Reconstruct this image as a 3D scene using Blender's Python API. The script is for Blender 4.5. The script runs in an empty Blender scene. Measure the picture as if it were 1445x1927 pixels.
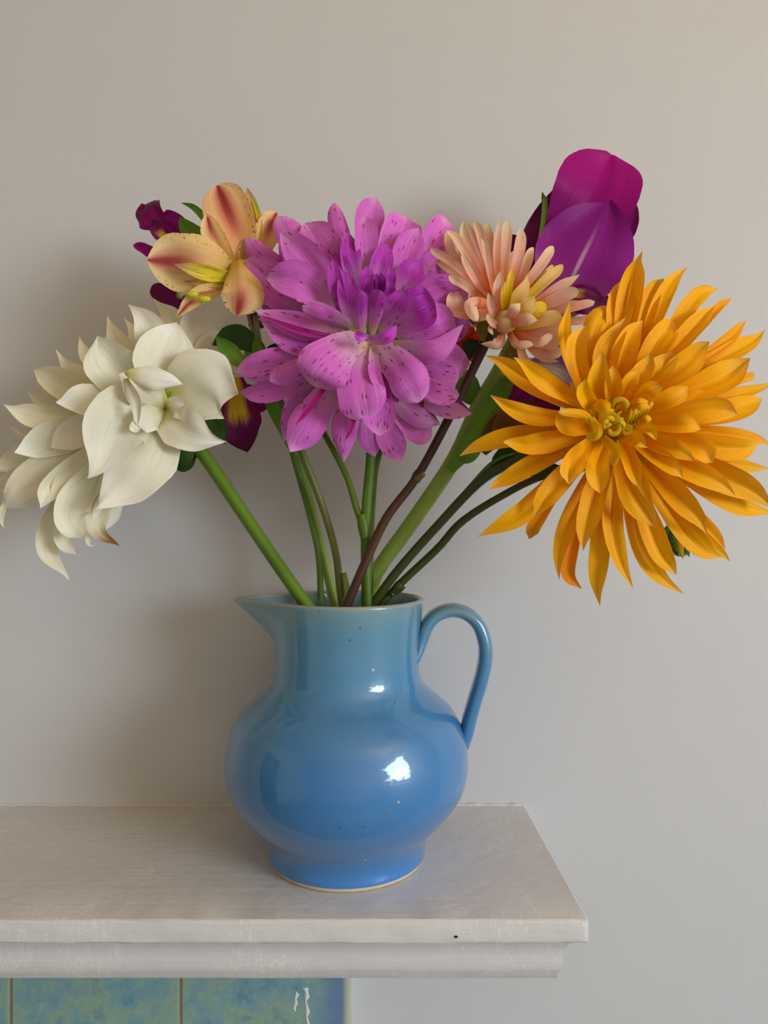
import bpy, math, random
import numpy as np
from mathutils import Vector, Matrix

random.seed(7)
S = bpy.context.scene
COL = S.collection

# ------------------------------------------------------------------ camera
FPX, CX, CY = 1400.0, 722.5, 963.5          # focal length and centre in photo pixels (1445 x 1927)
CAM_Z, SHELF_Z = 1.466, 1.200
cam_d = bpy.data.cameras.new('camera')
cam_d.sensor_fit = 'HORIZONTAL'; cam_d.sensor_width = 36.0
cam_d.lens = FPX / 1445.0 * 36.0
cam_d.clip_start = 0.02
cam = bpy.data.objects.new('camera', cam_d); COL.objects.link(cam)
cam.location = (0, 0, CAM_Z); cam.rotation_euler = (math.pi / 2, 0, 0)
S.camera = cam

# ------------------------------------------------------------------ world and light
S.view_settings.view_transform = 'Standard'
S.view_settings.look = 'None'
S.view_settings.gamma = 1.0
S.view_settings.use_curve_mapping = False
S.view_settings.exposure = 0.14
w = bpy.data.worlds.new('overcast_sky'); S.world = w; w.use_nodes = True
w.node_tree.nodes['Background'].inputs[0].default_value = (0.78, 0.88, 1.0, 1)
w.node_tree.nodes['Background'].inputs[1].default_value = 1.0

def area(name, loc, rot, sx, sy, power, col, spread=180):
    l = bpy.data.lights.new(name, 'AREA'); l.shape = 'RECTANGLE'; l.size = sx; l.size_y = sy
    l.energy = power; l.color = col; l.spread = math.radians(spread)
    o = bpy.data.objects.new(name, l); COL.objects.link(o); o.location = loc; o.rotation_euler = rot
    return o
# daylight through the window of the right-hand wall: cool sky light falling into the room,
# warm light thrown up from the ground outside
WR = dict(y0=-1.75, y1=-0.55, z0=1.10, z1=2.25)        # window opening in the right wall
RX0, RX1, RY0, RY1, RZ1 = -2.4, 1.9, -2.9, 0.675, 2.7
WC = (RX1 + 0.13, (WR['y0'] + WR['y1']) / 2, (WR['z0'] + WR['z1']) / 2)
area('daylight_sky', WC, (0, math.radians(90 - 50), 0), 1.15, 1.2, 70, (0.68, 0.85, 1.0))
area('daylight_ground', (WC[0] + 0.01, WC[1], WC[2]), (0, math.radians(90 + 62), 0), 1.15, 1.2, 44, (1.0, 0.79, 0.50))

# ------------------------------------------------------------------ helpers
def srgb(r, g, b, a=1.0):
    f = lambda c: (c / 255 / 12.92) if c / 255 <= 0.04045 else ((c / 255 + 0.055) / 1.055) ** 2.4
    return (f(r), f(g), f(b), a)

def P(px, py, d):
    """photo pixel at depth d (metres along the view) -> world point"""
    return Vector(((px - CX) / FPX * d, d, CAM_Z - (py - CY) / FPX * d))

def mesh_obj(name, verts, faces, mat, parent=None, origin=None, uvs=None, uv2=None, smooth=True):
    o3 = Vector(origin) if origin is not None else Vector((0, 0, 0))
    me = bpy.data.meshes.new(name)
    me.from_pydata([tuple(Vector(v) - o3) for v in verts], [], faces)
    if smooth:
        me.polygons.foreach_set('use_smooth', [True] * len(me.polygons))
    for nm, data in (('UVMap', uvs), ('metric', uv2)):
        if data is not None:
            lay = me.uv_layers.new(name=nm)
            for lp in me.loops:
                lay.data[lp.index].uv = data[lp.vertex_index]
    me.materials.append(mat)
    me.update()
    o = bpy.data.objects.new(name, me); COL.objects.link(o)
    if parent is not None:
        o.parent = parent
        o.location = o3 - (parent_world(parent))
    else:
        o.location = o3
    return o

def parent_world(p):
    v = Vector(p.location)
    while p.parent is not None:
        p = p.parent; v = v + Vector(p.location)
    return v

def thing(name, label, cat, loc, group=None):
    o = bpy.data.objects.new(name, None); COL.objects.link(o); o.location = loc
    o.empty_display_size = 0.02
    o['label'] = label; o['category'] = cat
    if group: o['group'] = group
    return o

def box_vf(x0, x1, y0, y1, z0, z1, base=0):
    v = [(x0, y0, z0), (x1, y0, z0), (x1, y1, z0), (x0, y1, z0), (x0, y0, z1), (x1, y0, z1), (x1, y1, z1), (x0, y1, z1)]
    f = [(0, 3, 2, 1), (4, 5, 6, 7), (0, 1, 5, 4), (1, 2, 6, 5), (2, 3, 7, 6), (3, 0, 4, 7)]
    return v, [tuple(i + base for i in q) for q in f]

def boxes(name, lst, mat, parent=None, origin=None):
    V, F = [], []
    for b in lst:
        v, f = box_vf(*b, base=len(V)); V += v; F += f
    return mesh_obj(name, V, F, mat, parent, origin, smooth=False)

def bevel(o, wd, seg=2):
    m = o.modifiers.new('bevel', 'BEVEL'); m.width = wd; m.segments = seg; m.limit_method = 'ANGLE'
    return o

def sharp(o, deg=40):
    m = o.modifiers.new('edge_split', 'EDGE_SPLIT'); m.split_angle = math.radians(deg); return o

class NT:
    """small wrapper for building node materials"""
    def __init__(self, name):
        self.m = bpy.data.materials.new(name); self.m.use_nodes = True
        self.t = self.m.node_tree; self.n = self.t.nodes; self.l = self.t.links
        self.b = self.n['Principled BSDF']; self.out = self.n['Material Output']
    def add(self, typ, **kw):
        n = self.n.new(typ)
        for k, v in kw.items(): setattr(n, k, v)
        return n
    def link(self, a, b): self.l.new(a, b)
    def math(self, op, a, b=None, c=None, clamp=False):
        n = self.add('ShaderNodeMath', operation=op, use_clamp=clamp)
        for i, x in enumerate((a, b, c)):
            if x is None: continue
            if isinstance(x, (int, float)): n.inputs[i].default_value = x
            else: self.link(x, n.inputs[i])
        return n.outputs[0]
    def mix(self, fac, a, b, mode='MIX'):
        n = self.add('ShaderNodeMix', data_type='RGBA', blend_type=mode)
        for s, x in ((n.inputs[0], fac), (n.inputs[6], a), (n.inputs[7], b)):
            if isinstance(x, (int, float)): s.default_value = x
            elif isinstance(x, tuple): s.default_value = x
            else: self.link(x, s)
        return n.outputs[2]
    def ramp(self, fac, stops, interp='EASE'):
        n = self.add('ShaderNodeValToRGB'); n.color_ramp.interpolation = interp
        e = n.color_ramp.elements
        while len(e) < len(stops): e.new(0.5)
        for i, (p, c) in enumerate(stops):
            e[i].position = p; e[i].color = c
        self.link(fac, n.inputs[0]); return n.outputs[0]
    def ss(self, x, a, b):
        n = self.add('ShaderNodeMapRange', interpolation_type='SMOOTHSTEP')
        self.link(x, n.inputs[0]); n.inputs[1].default_value = a; n.inputs[2].default_value = b
        return n.outputs[0]
    def noise(self, vec, scale, detail=4, rough=0.55, dim='3D'):
        n = self.add('ShaderNodeTexNoise', noise_dimensions=dim)
        n.inputs['Scale'].default_value = scale; n.inputs['Detail'].default_value = detail
        n.inputs['Roughness'].default_value = rough
        if vec is not None: self.link(vec, n.inputs['Vector'])
        return n.outputs[0]
    def scale_vec(self, vec, s, off=None):
        n = self.add('ShaderNodeMapping'); self.link(vec, n.inputs[0]); n.inputs[3].default_value = s
        if off is not None: self.link(off, n.inputs[1])
        return n.outputs[0]
    def coord(self, which='Object'):
        return self.add('ShaderNodeTexCoord').outputs[which]
    def uv(self, name):
        return self.add('ShaderNodeUVMap', uv_map=name).outputs[0]
    def bump(self, h, strength, dist=0.001, target=None):
        n = self.add('ShaderNodeBump'); n.inputs['Strength'].default_value = strength
        n.inputs['Distance'].default_value = dist; self.link(h, n.inputs['Height'])
        self.link(n.outputs[0], (target or self.b).inputs['Normal']); return n

# ------------------------------------------------------------------ setting materials
def mat_paint(name, col, rough=0.6, bump=0.15, streak=(1, 1, 1), scale=60, var=0.04, geo=False):
    k = NT(name)
    c = k.coord('Object'); v = k.scale_vec(c, streak)
    n1 = k.noise(v, scale, 6, 0.6); n2 = k.noise(v, scale / 9, 4, 0.5)
    cm = k.mix(n2, tuple(x * (1 - var) for x in col[:3]) + (1,), tuple(min(1, x * (1 + var)) for x in col[:3]) + (1,))
    k.link(cm, k.b.inputs['Base Color']); k.b.inputs['Roughness'].default_value = rough
    h = k.math('ADD', n1, k.math('MULTIPLY', n2, 2.5))
    k.bump(h, bump, 0.002)
    return k.m

M_WALL = mat_paint('painted_plaster', srgb(203, 204, 208), 0.62, 0.10, (1, 1, 1), 55, 0.02)
M_ROOM = mat_paint('cream_plaster', srgb(226, 222, 214), 0.8, 0.05, (1, 1, 1), 30, 0.02)
M_CEIL = mat_paint('ceiling_paint', srgb(240, 212, 166), 0.9, 0.03, (1, 1, 1), 30, 0.01)
M_FLOOR = mat_paint('floor_carpet', srgb(150, 142, 134), 0.95, 0.3, (1, 1, 1), 90, 0.15)
M_FRAME = mat_paint('window_gloss', srgb(235, 235, 232), 0.35, 0.02, (1, 1, 1), 20, 0.01)

def mat_shelf():
    k = NT('gloss_shelf_paint')
    c = k.coord('Object')
    brush = k.noise(k.scale_vec(c, (6, 190, 190)), 1.0, 5, 0.6)
    lump = k.noise(k.scale_vec(c, (1, 1, 1)), 95, 3, 0.5)
    big = k.noise(c, 14, 4, 0.6)
    vor = k.add('ShaderNodeTexVoronoi', feature='F1'); vor.inputs['Scale'].default_value = 120
    k.link(c, vor.inputs['Vector'])
    spot = k.math('LESS_THAN', vor.outputs['Distance'], 0.16)
    sel = k.math('GREATER_THAN', k.noise(c, 25, 2, 0.5), 0.60)
    grit = k.math('MULTIPLY', spot, sel)
    # hairline chips in the paint
    warp = k.noise(k.scale_vec(c, (110, 26, 26)), 1.0, 5, 0.7)
    chip = k.math('MULTIPLY', k.math('LESS_THAN', k.math('ABSOLUTE', k.math('SUBTRACT', warp, 0.5)), 0.007), k.math('GREATER_THAN', big, 0.57))
    col = k.mix(big, srgb(204, 203, 205), srgb(217, 216, 218))
    col = k.mix(k.math('MULTIPLY', chip, 0.8), col, srgb(240, 238, 232))
    k.link(col, k.b.inputs['Base Color'])
    k.b.inputs['Roughness'].default_value = 0.36
    k.b.inputs['Specular IOR Level'].default_value = 0.45
    h = k.math('ADD', k.math('MULTIPLY', brush, 0.6), k.math('ADD', k.math('MULTIPLY', lump, 0.9), k.math('ADD', k.math('MULTIPLY', grit, 0.5), k.math('MULTIPLY', chip, -0.5))))
    k.bump(h, 0.42, 0.0016)
    return k.m
M_SHELF = mat_shelf()

# ------------------------------------------------------------------ room shell
def struct(o):
    o['kind'] = 'structure'; return o
T = 0.12
wall_back = struct(boxes('wall_back', [(RX0 - T, RX1 + T, RY1, RY1 + T, 0, RZ1)], M_WALL))
struct(boxes('wall_left', [(RX0 - T, RX0, RY0, RY1, 0, RZ1)], M_ROOM))
struct(boxes('wall_right', [(RX1, RX1 + T, RY0, WR['y0'], 0, RZ1), (RX1, RX1 + T, WR['y1'], RY1, 0, RZ1),
                            (RX1, RX1 + T, WR['y0'], WR['y1'], 0, WR['z0']), (RX1, RX1 + T, WR['y0'], WR['y1'], WR['z1'], RZ1)], M_ROOM))
struct(boxes('wall_front', [(RX0 - T, RX1 + T, RY0 - T, RY0, 0, RZ1)], M_ROOM))
struct(boxes('floor', [(RX0 - T, RX1 + T, RY0 - T, RY1 + T, -0.1, 0)], M_FLOOR))
struct(boxes('ceiling', [(RX0 - T, RX1 + T, RY0 - T, RY1 + T, RZ1, RZ1 + 0.1)], M_CEIL))

def mat_pane():
    k = NT('window_glass')
    tr = k.add('ShaderNodeBsdfTransparent'); gl = k.add('ShaderNodeBsdfGlossy'); gl.inputs['Roughness'].default_value = 0.02
    mx = k.add('ShaderNodeMixShader'); mx.inputs[0].default_value = 0.06
    k.link(tr.outputs[0], mx.inputs[1]); k.link(gl.outputs[0], mx.inputs[2]); k.link(mx.outputs[0], k.out.inputs[0])
    return k.m
M_PANE = mat_pane()

def window(name, axis, a0, a1, z0, z1, plane, ncol, nrow):
    """glazing-bar window filling an opening; axis 'y' = in the right wall, 'x' = in the front wall"""
    fw, bw, th = 0.05, 0.022, 0.03
    def bx(a, b, c, d, t0, t1):
        return (plane + t0, plane + t1, a, b, c, d) if axis == 'y' else (a, b, plane + t0, plane + t1, c, d)
    root = boxes(name, [bx(a0, a0 + fw, z0, z1, 0, 0.06), bx(a1 - fw, a1, z0, z1, 0, 0.06),
                        bx(a0 + fw, a1 - fw, z0, z0 + fw, 0, 0.06), bx(a0 + fw, a1 - fw, z1 - fw, z1, 0, 0.06)], M_FRAME)
    struct(root)
    ia0, ia1, iz0, iz1 = a0 + fw, a1 - fw, z0 + fw, z1 - fw
    for i in range(1, ncol):
        a = ia0 + (ia1 - ia0) * i / ncol
        boxes('glazing_bar', [bx(a - bw / 2, a + bw / 2, iz0, iz1, 0.01, 0.01 + th)], M_FRAME, root)
    for j in range(1, nrow):
        z = iz0 + (iz1 - iz0) * j / nrow
        boxes('glazing_bar', [bx(ia0, ia1, z - bw / 2, z + bw / 2, 0.012, 0.012 + th)], M_FRAME, root)
    for i in range(ncol):
        for j in range(nrow):
            p0 = ia0 + (ia1 - ia0) * i / ncol + bw / 2; p1 = ia0 + (ia1 - ia0) * (i + 1) / ncol - bw / 2
            q0 = iz0 + (iz1 - iz0) * j / nrow + bw / 2; q1 = iz0 + (iz1 - iz0) * (j + 1) / nrow - bw / 2
            boxes('pane', [bx(p0, p1, q0, q1, 0.022, 0.026)], M_PANE, root)
    return root
window('window_1', 'y', WR['y0'], WR['y1'], WR['z0'], WR['z1'], RX1 + 0.04, 3, 3)

M_DOOR = mat_paint('stained_door', srgb(74, 52, 38), 0.4, 0.1, (1, 1, 8), 8, 0.2)
unseen_door = struct(boxes('door_1', [(RX0, RX0 + 0.04, -0.75, 0.10, 0, 2.0)], M_DOOR))  # added out of view so the jug glaze reflects a dark band
for (a, b, c, d) in ((-0.65, -0.37, 0.2, 0.9), (-0.28, 0.0, 0.2, 0.9), (-0.65, -0.37, 1.05, 1.85), (-0.28, 0.0, 1.05, 1.85)):
    bevel(boxes('panel', [(RX0 + 0.04, RX0 + 0.052, a, b, c, d)], M_DOOR, unseen_door), 0.008)
bevel(boxes('handle', [(RX0 + 0.04, RX0 + 0.09, -0.70, -0.66, 0.98, 1.02)], M_FRAME, unseen_door), 0.01)

# ------------------------------------------------------------------ mantel shelf
SX0, SX1 = -1.15, 0.1335           # shelf ends
SY0 = 0.485                        # front edge
shelf = thing('mantel_shelf', 'white gloss-painted mantel shelf with stepped moulding under the blue jug', 'shelf', (0, RY1, SHELF_Z - 0.075))
def shelf_board():
    # top board with softened, slightly uneven arris; right end runs marginally out of square
    xs = list(np.linspace(SX0, SX1 - 0.004, 150)) + [SX1 - 0.0012, SX1]
    prof = []   # (y, z) around the section, from top back over the front edge to the bottom back
    r = 0.0022
    top = SHELF_Z; bot = SHELF_Z - 0.0158
    prof += [(RY1, top), (0.60, top), (0.53, top)]
    for a in np.linspace(90, 180, 5): prof.append((SY0 + r + r * math.cos(math.radians(a)), top - r + r * math.sin(math.radians(a))))
    for a in np.linspace(180, 270, 5): prof.append((SY0 + r + r * math.cos(math.radians(a)), bot + r + r * math.sin(math.radians(a))))
    prof += [(0.53, bot), (RY1, bot)]
    V, F = [], []
    rnd = random.Random(3)
    wob = [rnd.uniform(-1, 1) for _ in range(400)]
    for i, x in enumerate(xs):
        for j, (y, z) in enumerate(prof):
            taper = 0.006 * (y - SY0) / (RY1 - SY0) * (1 if i >= len(xs) - 3 else 0)
            e = 1.0 if i == len(xs) - 1 else 0.0
            yy = y + (0.00035 * wob[(i * 3 + j) % 400] if 3 <= j <= 12 else 0)
            zz = z + (0.00025 * wob[(i * 5 + j * 7) % 400] if 3 <= j <= 12 else 0)
            if e: yy = yy + (0.0015 if 3 <= j <= 12 else 0); zz = zz + (-0.0012 if z > top - 0.003 else (0.0012 if z < bot + 0.003 else 0))
            V.append((x - taper, yy, zz))
    n = len(prof)
    for i in range(len(xs) - 1):
        for j in range(n - 1):
            F.append((i * n + j, i * n + j + 1, (i + 1) * n + j + 1, (i + 1) * n + j))
    F.append(tuple(range((len(xs) - 1) * n, len(xs) * n))[::-1])
    F.append(tuple(range(0, n)))
    return sharp(mesh_obj('shelf_board', V, F, M_SHELF, shelf, (0, RY1, SHELF_Z)))
board = shelf_board()
def moulding(name, prof, mat, origin):
    """section prof = [(inset, z)] swept along the front and returned round the right end to the wall"""
    V, F = [], []
    xs = list(np.linspace(SX0, SX1, 80))
    n = len(prof)
    rnd = random.Random(5)
    for i, x in enumerate(xs):
        for (ins, z) in prof:
            xx = x if i < len(xs) - 1 else SX1 - ins
            V.append((xx, SY0 + ins + rnd.uniform(-1, 1) * 0.00015, z))
    for (ins, z) in prof:
        V.append((SX1 - ins, RY1, z))
    for i in range(len(xs)):
        for j in range(n - 1):
            F.append((i * n + j, i * n + j + 1, (i + 1) * n + j + 1, (i + 1) * n + j))
    return sharp(mesh_obj(name, V, F, mat, shelf, origin))
zb = SHELF_Z - 0.0158
ogee = [(0.007, zb), (0.007, zb - 0.0022), (0.0085, zb - 0.0032)]
for t in np.linspace(0, 1, 16):                       # concave above, rolling over to convex below
    z = zb - 0.004 - 0.0285 * t
    ogee.append((0.0090 + 0.0095 * (t - 0.16 * math.sin(t * math.pi * 2) * -1), z))
ogee += [(0.0190, zb - 0.0335), (0.0200, zb - 0.0345), (0.030, zb - 0.0346)]
moulding('ogee_moulding', ogee, M_SHELF, (0, RY1, zb))
fil = [(0.0265, zb - 0.0335), (0.0265, zb - 0.0375), (0.028, zb - 0.0388), (0.06, zb - 0.0390), (0.12, zb - 0.0390)]
moulding('fillet_strip', fil, M_SHELF, (0, RY1, zb - 0.03))
# ragged bead of filler where the shelf meets the wall
def bead():
    rnd = random.Random(9); V, F = [], []
    xs = np.linspace(SX0, SX1 - 0.006, 360); ns = 6
    for i, x in enumerate(xs):
        r = 0.0010 + 0.0007 * rnd.random() + (0.0012 * rnd.random() if x > 0.06 else 0)
        for j in range(ns):
            a = math.pi * 0.5 * j / (ns - 1)
            V.append((x, RY1 - r * math.cos(a), SHELF_Z + r * math.sin(a) * (0.8 + 0.5 * rnd.random())))
    for i in range(len(xs) - 1):
        for j in range(ns - 1):
            F.append((i * ns + j, (i + 1) * ns + j, (i + 1) * ns + j + 1, i * ns + j + 1))
    return mesh_obj('filler_bead', V, F, M_WALL, shelf, (0, RY1, SHELF_Z))
bead()
# a pinhole in the front edge
def disc(name, c, r, mat, parent, n=10, ny=(0, -1, 0)):
    V = [Vector(c)] + [Vector(c) + Vector((r * 1.4 * math.cos(a), 0, r * math.sin(a))) for a in np.linspace(0, 2 * math.pi, n, endpoint=False)]
    F = [(0, i + 1, (i + 1) % n + 1) for i in range(n)]
    return mesh_obj(name, V, F, mat, parent, c)
M_DARK = NT('dark_hole'); M_DARK.b.inputs['Base Color'].default_value = (0.01, 0.01, 0.01, 1); M_DARK = M_DARK.m
disc('pinhole', P(858, 1763, SY0 - 0.0006), 0.0009, M_DARK, board)

# ------------------------------------------------------------------ tiled fireplace surround
def mat_tile():
    k = NT('mottled_glazed_tile')
    c = k.coord('Object'); oi = k.add('ShaderNodeObjectInfo')
    g = k.add('ShaderNodeNewGeometry')
    pos = g.outputs['Position']
    n1 = k.noise(pos, 38, 6, 0.65); n2 = k.noise(pos, 130, 4, 0.6)
    col = k.ramp(n1, [(0.30, srgb(96, 140, 162)), (0.45, srgb(120, 160, 168)), (0.56, srgb(140, 168, 152)), (0.70, srgb(106, 142, 156))])
    col = k.mix(k.math('MULTIPLY', k.ss(n2, 0.5, 0.75), 0.45), col, srgb(150, 180, 166))
    # bluer glaze pooled towards the outer (right) edge of the panel
    sx = k.add('ShaderNodeSeparateXYZ'); k.link(pos, sx.inputs[0])
    col = k.mix(k.math('MULTIPLY', k.ss(sx.outputs[0], -0.066, -0.04), 0.8), col, srgb(98, 126, 170))
    col = k.mix(k.math('MULTIPLY', k.ss(sx.outputs[0], -0.0375, -0.0318), 0.8), col, srgb(190, 200, 170))
    k.link(col, k.b.inputs['Base Color']); k.b.inputs['Roughness'].default_value = 0.22
    k.b.inputs['Coat Weight'].default_value = 0.4
    k.bump(n1, 0.15, 0.001)
    return k.m
M_TILE = mat_tile()
M_GROUT = mat_paint('brown_grout', srgb(158, 122, 88), 0.9, 0.3, (1, 1, 1), 200, 0.15)
M_EDGE = mat_paint('cream_edge', srgb(214, 208, 190), 0.7, 0.2, (1, 1, 1), 90, 0.05)
TY = 0.652; TW = 0.1472; TZ1 = SHELF_Z - 0.057
tx1 = (657 - CX) / FPX * TY
surround = thing('fireplace_surround', 'mottled blue-green glazed tile surround beneath the white mantel shelf', 'tile surround', (tx1 - 1.5 * TW, RY1, TZ1 - 2 * (TW + 0.003)))
boxes('grout_backing', [(tx1 - 5 * (TW + 0.0018), tx1 - 0.001, TY + 0.0012, RY1, TZ1 - 3 * (TW + 0.002), TZ1)], M_GROUT, surround, (tx1 - 0.2, RY1, TZ1))
boxes('edge_strip', [(tx1, tx1 + 0.0022, TY + 0.001, RY1, TZ1 - 3 * (TW + 0.002), TZ1)], M_EDGE, surround, (tx1, RY1, TZ1))
tile_me = None
for ci in range(5):
    for ri in range(3):
        x1 = tx1 - ci * (TW + 0.0018); z1 = TZ1 - ri * (TW + 0.0018)
        if tile_me is None:
            o = boxes('tile', [(x1 - TW, x1, TY, TY + 0.008, z1 - TW, z1)], M_TILE, surround, (x1 - TW / 2, TY, z1 - TW / 2))
            bevel(o, 0.0016, 3); tile_me = o.data
        else:
            o = bpy.data.objects.new('tile', tile_me); COL.objects.link(o); o.parent = surround
            o.location = Vector((x1 - TW / 2, TY, z1 - TW / 2)) - Vector(surround.location); bevel(o, 0.0016, 3)
M_DRIP = mat_paint('paint_drip_white', srgb(226, 228, 222), 0.4, 0.1, (1, 1, 1), 100, 0.02)
def blob_strip(name, pts, mat, parent, thick=0.0005):
    """thin irregular raised splash lying on a vertical face; pts = (px, py, halfwidth px) at the tile face"""
    V, F = [], []
    for (px, py, hw) in pts:
        for s, dy in ((-1, 0.0), (-0.5, -thick), (0.5, -thick), (1, 0.0)):
            V.append(P(px + s * hw, py, TY - 0.0001) + Vector((0, dy, 0)))
    for i in range(len(pts) - 1):
        for j in range(3): F.append((i * 4 + j, (i + 1) * 4 + j, (i + 1) * 4 + j + 1, i * 4 + j + 1))
    return mesh_obj(name, V, F, mat, parent, P(*pts[0][:2], TY))
blob_strip('paint_drip', [(574, 1858, 6), (577, 1866, 3), (578, 1876, 4.5), (575, 1884, 1.4), (577, 1893, 2.2), (579, 1903, 4.2), (577, 1914, 1.6), (580, 1927, 2.6), (578, 1938, 0.5)], M_DRIP, surround)
blob_strip('paint_drip', [(557, 1866, 0.5), (559, 1872, 4), (556, 1880, 2), (557, 1888, 3), (553, 1897, 3), (556, 1903, 0.5)], M_DRIP, surround)

# ------------------------------------------------------------------ jug
JD = 0.577
JX = (653 - CX) / FPX * JD
JPX = JD / FPX
def jz(py): return CAM_Z - (py - CY) / FPX * JD
OUT = [(0.0590, 0.0), (0.0600, 0.0028), (0.0605, 0.006), (0.06035, 0.0095), (0.06094, 0.013), (0.06274, 0.018), (0.06612, 0.024), (0.07146, 0.030), (0.07866, 0.038), (0.08609, 0.048), (0.09091, 0.058),
       (0.09308, 0.068), (0.09341, 0.078), (0.09226, 0.088), (0.08943, 0.098), (0.08514, 0.108), (0.07985, 0.115), (0.07335, 0.121), (0.06584, 0.127),
       (0.05992, 0.133), (0.05691, 0.139), (0.05582, 0.146), (0.05562, 0.155), (0.05586, 0.165), (0.05674, 0.175), (0.0582, 0.187), (0.05960, 0.1975)]
# smooth resample of the profile
def catmull(pts, n):
    pts = [np.array(p, float) for p in pts]
    out = []
    q = [2 * pts[0] - pts[1]] + pts + [2 * pts[-1] - pts[-2]]
    segs = len(pts) - 1
    for i in range(n):
        s = i / (n - 1) * segs; k = min(int(s), segs - 1); t = s - k
        a, b, c, d = q[k], q[k + 1], q[k + 2], q[k + 3]
        out.append(0.5 * ((2 * b) + (-a + c) * t + (2 * a - 5 * b + 4 * c - d) * t * t + (-a + 3 * b - 3 * c + d) * t ** 3))
    return out
prof = [(float(p[0]), float(p[1])) for p in catmull(OUT, 110)]
ztop = prof[-1][1]; rtop = prof[-1][0]
tk = 0.0045
rim = [(rtop - tk / 2 + (tk / 2) * math.cos(a), ztop + (tk / 2) * math.sin(a)) for a in np.linspace(0.25, math.pi, 7)]
inner = [(r - tk, z) for (r, z) in reversed(prof) if z > 0.012 and z < ztop - 0.001]
inner = inner[::2] + [(0.03, 0.010), (0.0005, 0.0095)]
full = prof + rim + inner

def spout_r(r, z, a):
    """plan radius: the tangent lines from the neck circle to a tip point give the V of the pouring lip"""
    z0 = jz(1212) - SHELF_Z
    t = min(max((z - z0) / (ztop - z0), 0), 1.05)
    if t <= 0 or r < 0.03: return r
    Tt = r + 0.0335 * t ** 1.25
    aa = abs(a)
    amax = math.acos(min(0.9999, r / Tt))
    if aa >= amax: return r
    rr = r / math.cos(amax - aa)
    # round the very tip
    soft = 0.10
    if aa < soft:
        rr2 = r / math.cos(amax - soft); slope = rr2 * math.tan(amax - soft)
        rr = rr2 + slope * soft * 0.5 * (1 - (aa / soft) ** 2)
    return rr

def mat_glaze():
    k = NT('blue_stoneware_glaze')
    c = k.coord('Object'); sx = k.add('ShaderNodeSeparateXYZ'); k.link(c, sx.inputs[0])
    z = sx.outputs[2]
    n1 = k.noise(c, 26, 5, 0.6); n2 = k.noise(c, 160, 4, 0.6)
    zz = k.math('ADD', z, k.math('MULTIPLY', k.math('SUBTRACT', n1, 0.5), 0.03))
    col = k.ramp(k.math('DIVIDE', zz, 0.2), [(0.02, srgb(54, 124, 204)), (0.10, srgb(52, 120, 184)), (0.45, srgb(44, 116, 182)), (0.72, srgb(62, 128, 176)), (0.90, srgb(84, 138, 168)), (1.0, srgb(114, 146, 156))], 'LINEAR')
    col = k.mix(k.math('MULTIPLY', k.math('SUBTRACT', n1, 0.3), 0.35), col, srgb(80, 146, 180))
    # thin glaze breaking to brown-grey on the lip
    rimf = k.ss(k.math('ADD', z, k.math('MULTIPLY', n1, 0.002)), 0.1982, 0.2004)
    col = k.mix(k.math('MULTIPLY', rimf, 0.75), col, srgb(158, 152, 136))
    # dark specks and a few pale pits
    v = k.add('ShaderNodeTexVoronoi', feature='F1'); v.inputs['Scale'].default_value = 130; k.link(c, v.inputs['Vector'])
    vs = k.add('ShaderNodeSeparateColor'); k.link(v.outputs['Color'], vs.inputs[0])
    sp = k.math('MULTIPLY', k.math('LESS_THAN', v.outputs['Distance'], k.math('MULTIPLY', vs.outputs[2], 0.12)), k.math('GREATER_THAN', vs.outputs[0], 0.55))
    col = k.mix(k.math('MULTIPLY', sp, 0.75), col, srgb(24, 58, 116))
    v2 = k.add('ShaderNodeTexVoronoi', feature='F1'); v2.inputs['Scale'].default_value = 60; k.link(c, v2.inputs['Vector'])
    vs2 = k.add('ShaderNodeSeparateColor'); k.link(v2.outputs['Color'], vs2.inputs[0])
    pt = k.math('MULTIPLY', k.math('LESS_THAN', v2.outputs['Distance'], 0.065), k.math('GREATER_THAN', vs2.outputs[1], 0.85))
    col = k.mix(k.math('MULTIPLY', pt, 0.8), col, srgb(196, 190, 170))
    k.link(col, k.b.inputs['Base Color'])
    k.b.inputs['Roughness'].default_value = 0.42
    k.b.inputs['Coat Weight'].default_value = 1.0; k.b.inputs['Coat Roughness'].default_value = 0.05
    k.b.inputs['Coat IOR'].default_value = 1.55
    ring = k.noise(k.scale_vec(c, (3, 3, 110)), 1.0, 3, 0.5)
    h = k.math('ADD', k.math('MULTIPLY', ring, 0.6), k.math('ADD', k.math('MULTIPLY', n1, 1.6), k.math('MULTIPLY', pt, -0.3)))
    b = k.bump(h, 0.07, 0.002)
    k.link(b.outputs[0], k.b.inputs['Coat Normal'])
    return k.m
M_GLAZE = mat_glaze()
M_CLAY = mat_paint('bare_stoneware', srgb(205, 190, 160), 0.85, 0.25, (1, 1, 1), 300, 0.08)

jug = thing('jug', 'blue glazed stoneware jug with pouring lip and strap handle holding the flowers', 'jug', (JX, JD, SHELF_Z))
def lathe(name, prof, mat, parent, origin, na=128, spout=True, close=False):
    V, F = [], []
    for (r, z) in prof:
        for i in range(na):
            a = 2 * math.pi * i / na
            d = math.atan2(math.sin(a - math.pi), math.cos(a - math.pi))      # angle from -x
            rr = spout_r(r, z, d) if spout else r
            V.append((JX + rr * math.cos(a), JD + rr * math.sin(a), SHELF_Z + z))
    for j in range(len(prof) - 1):
        for i in range(na):
            F.append((j * na + i, j * na + (i + 1) % na, (j + 1) * na + (i + 1) % na, (j + 1) * na + i))
    if close: F.append(tuple(range(na))[::-1])
    return mesh_obj(name, V, F, mat, parent, origin)
base_r = prof[0][0]
lathe('body', [(base_r - 0.0004, 0.0032)] + [p for p in prof if p[1] > 0.0034] + full[len(prof):], M_GLAZE, jug, (JX, JD, SHELF_Z))
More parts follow.
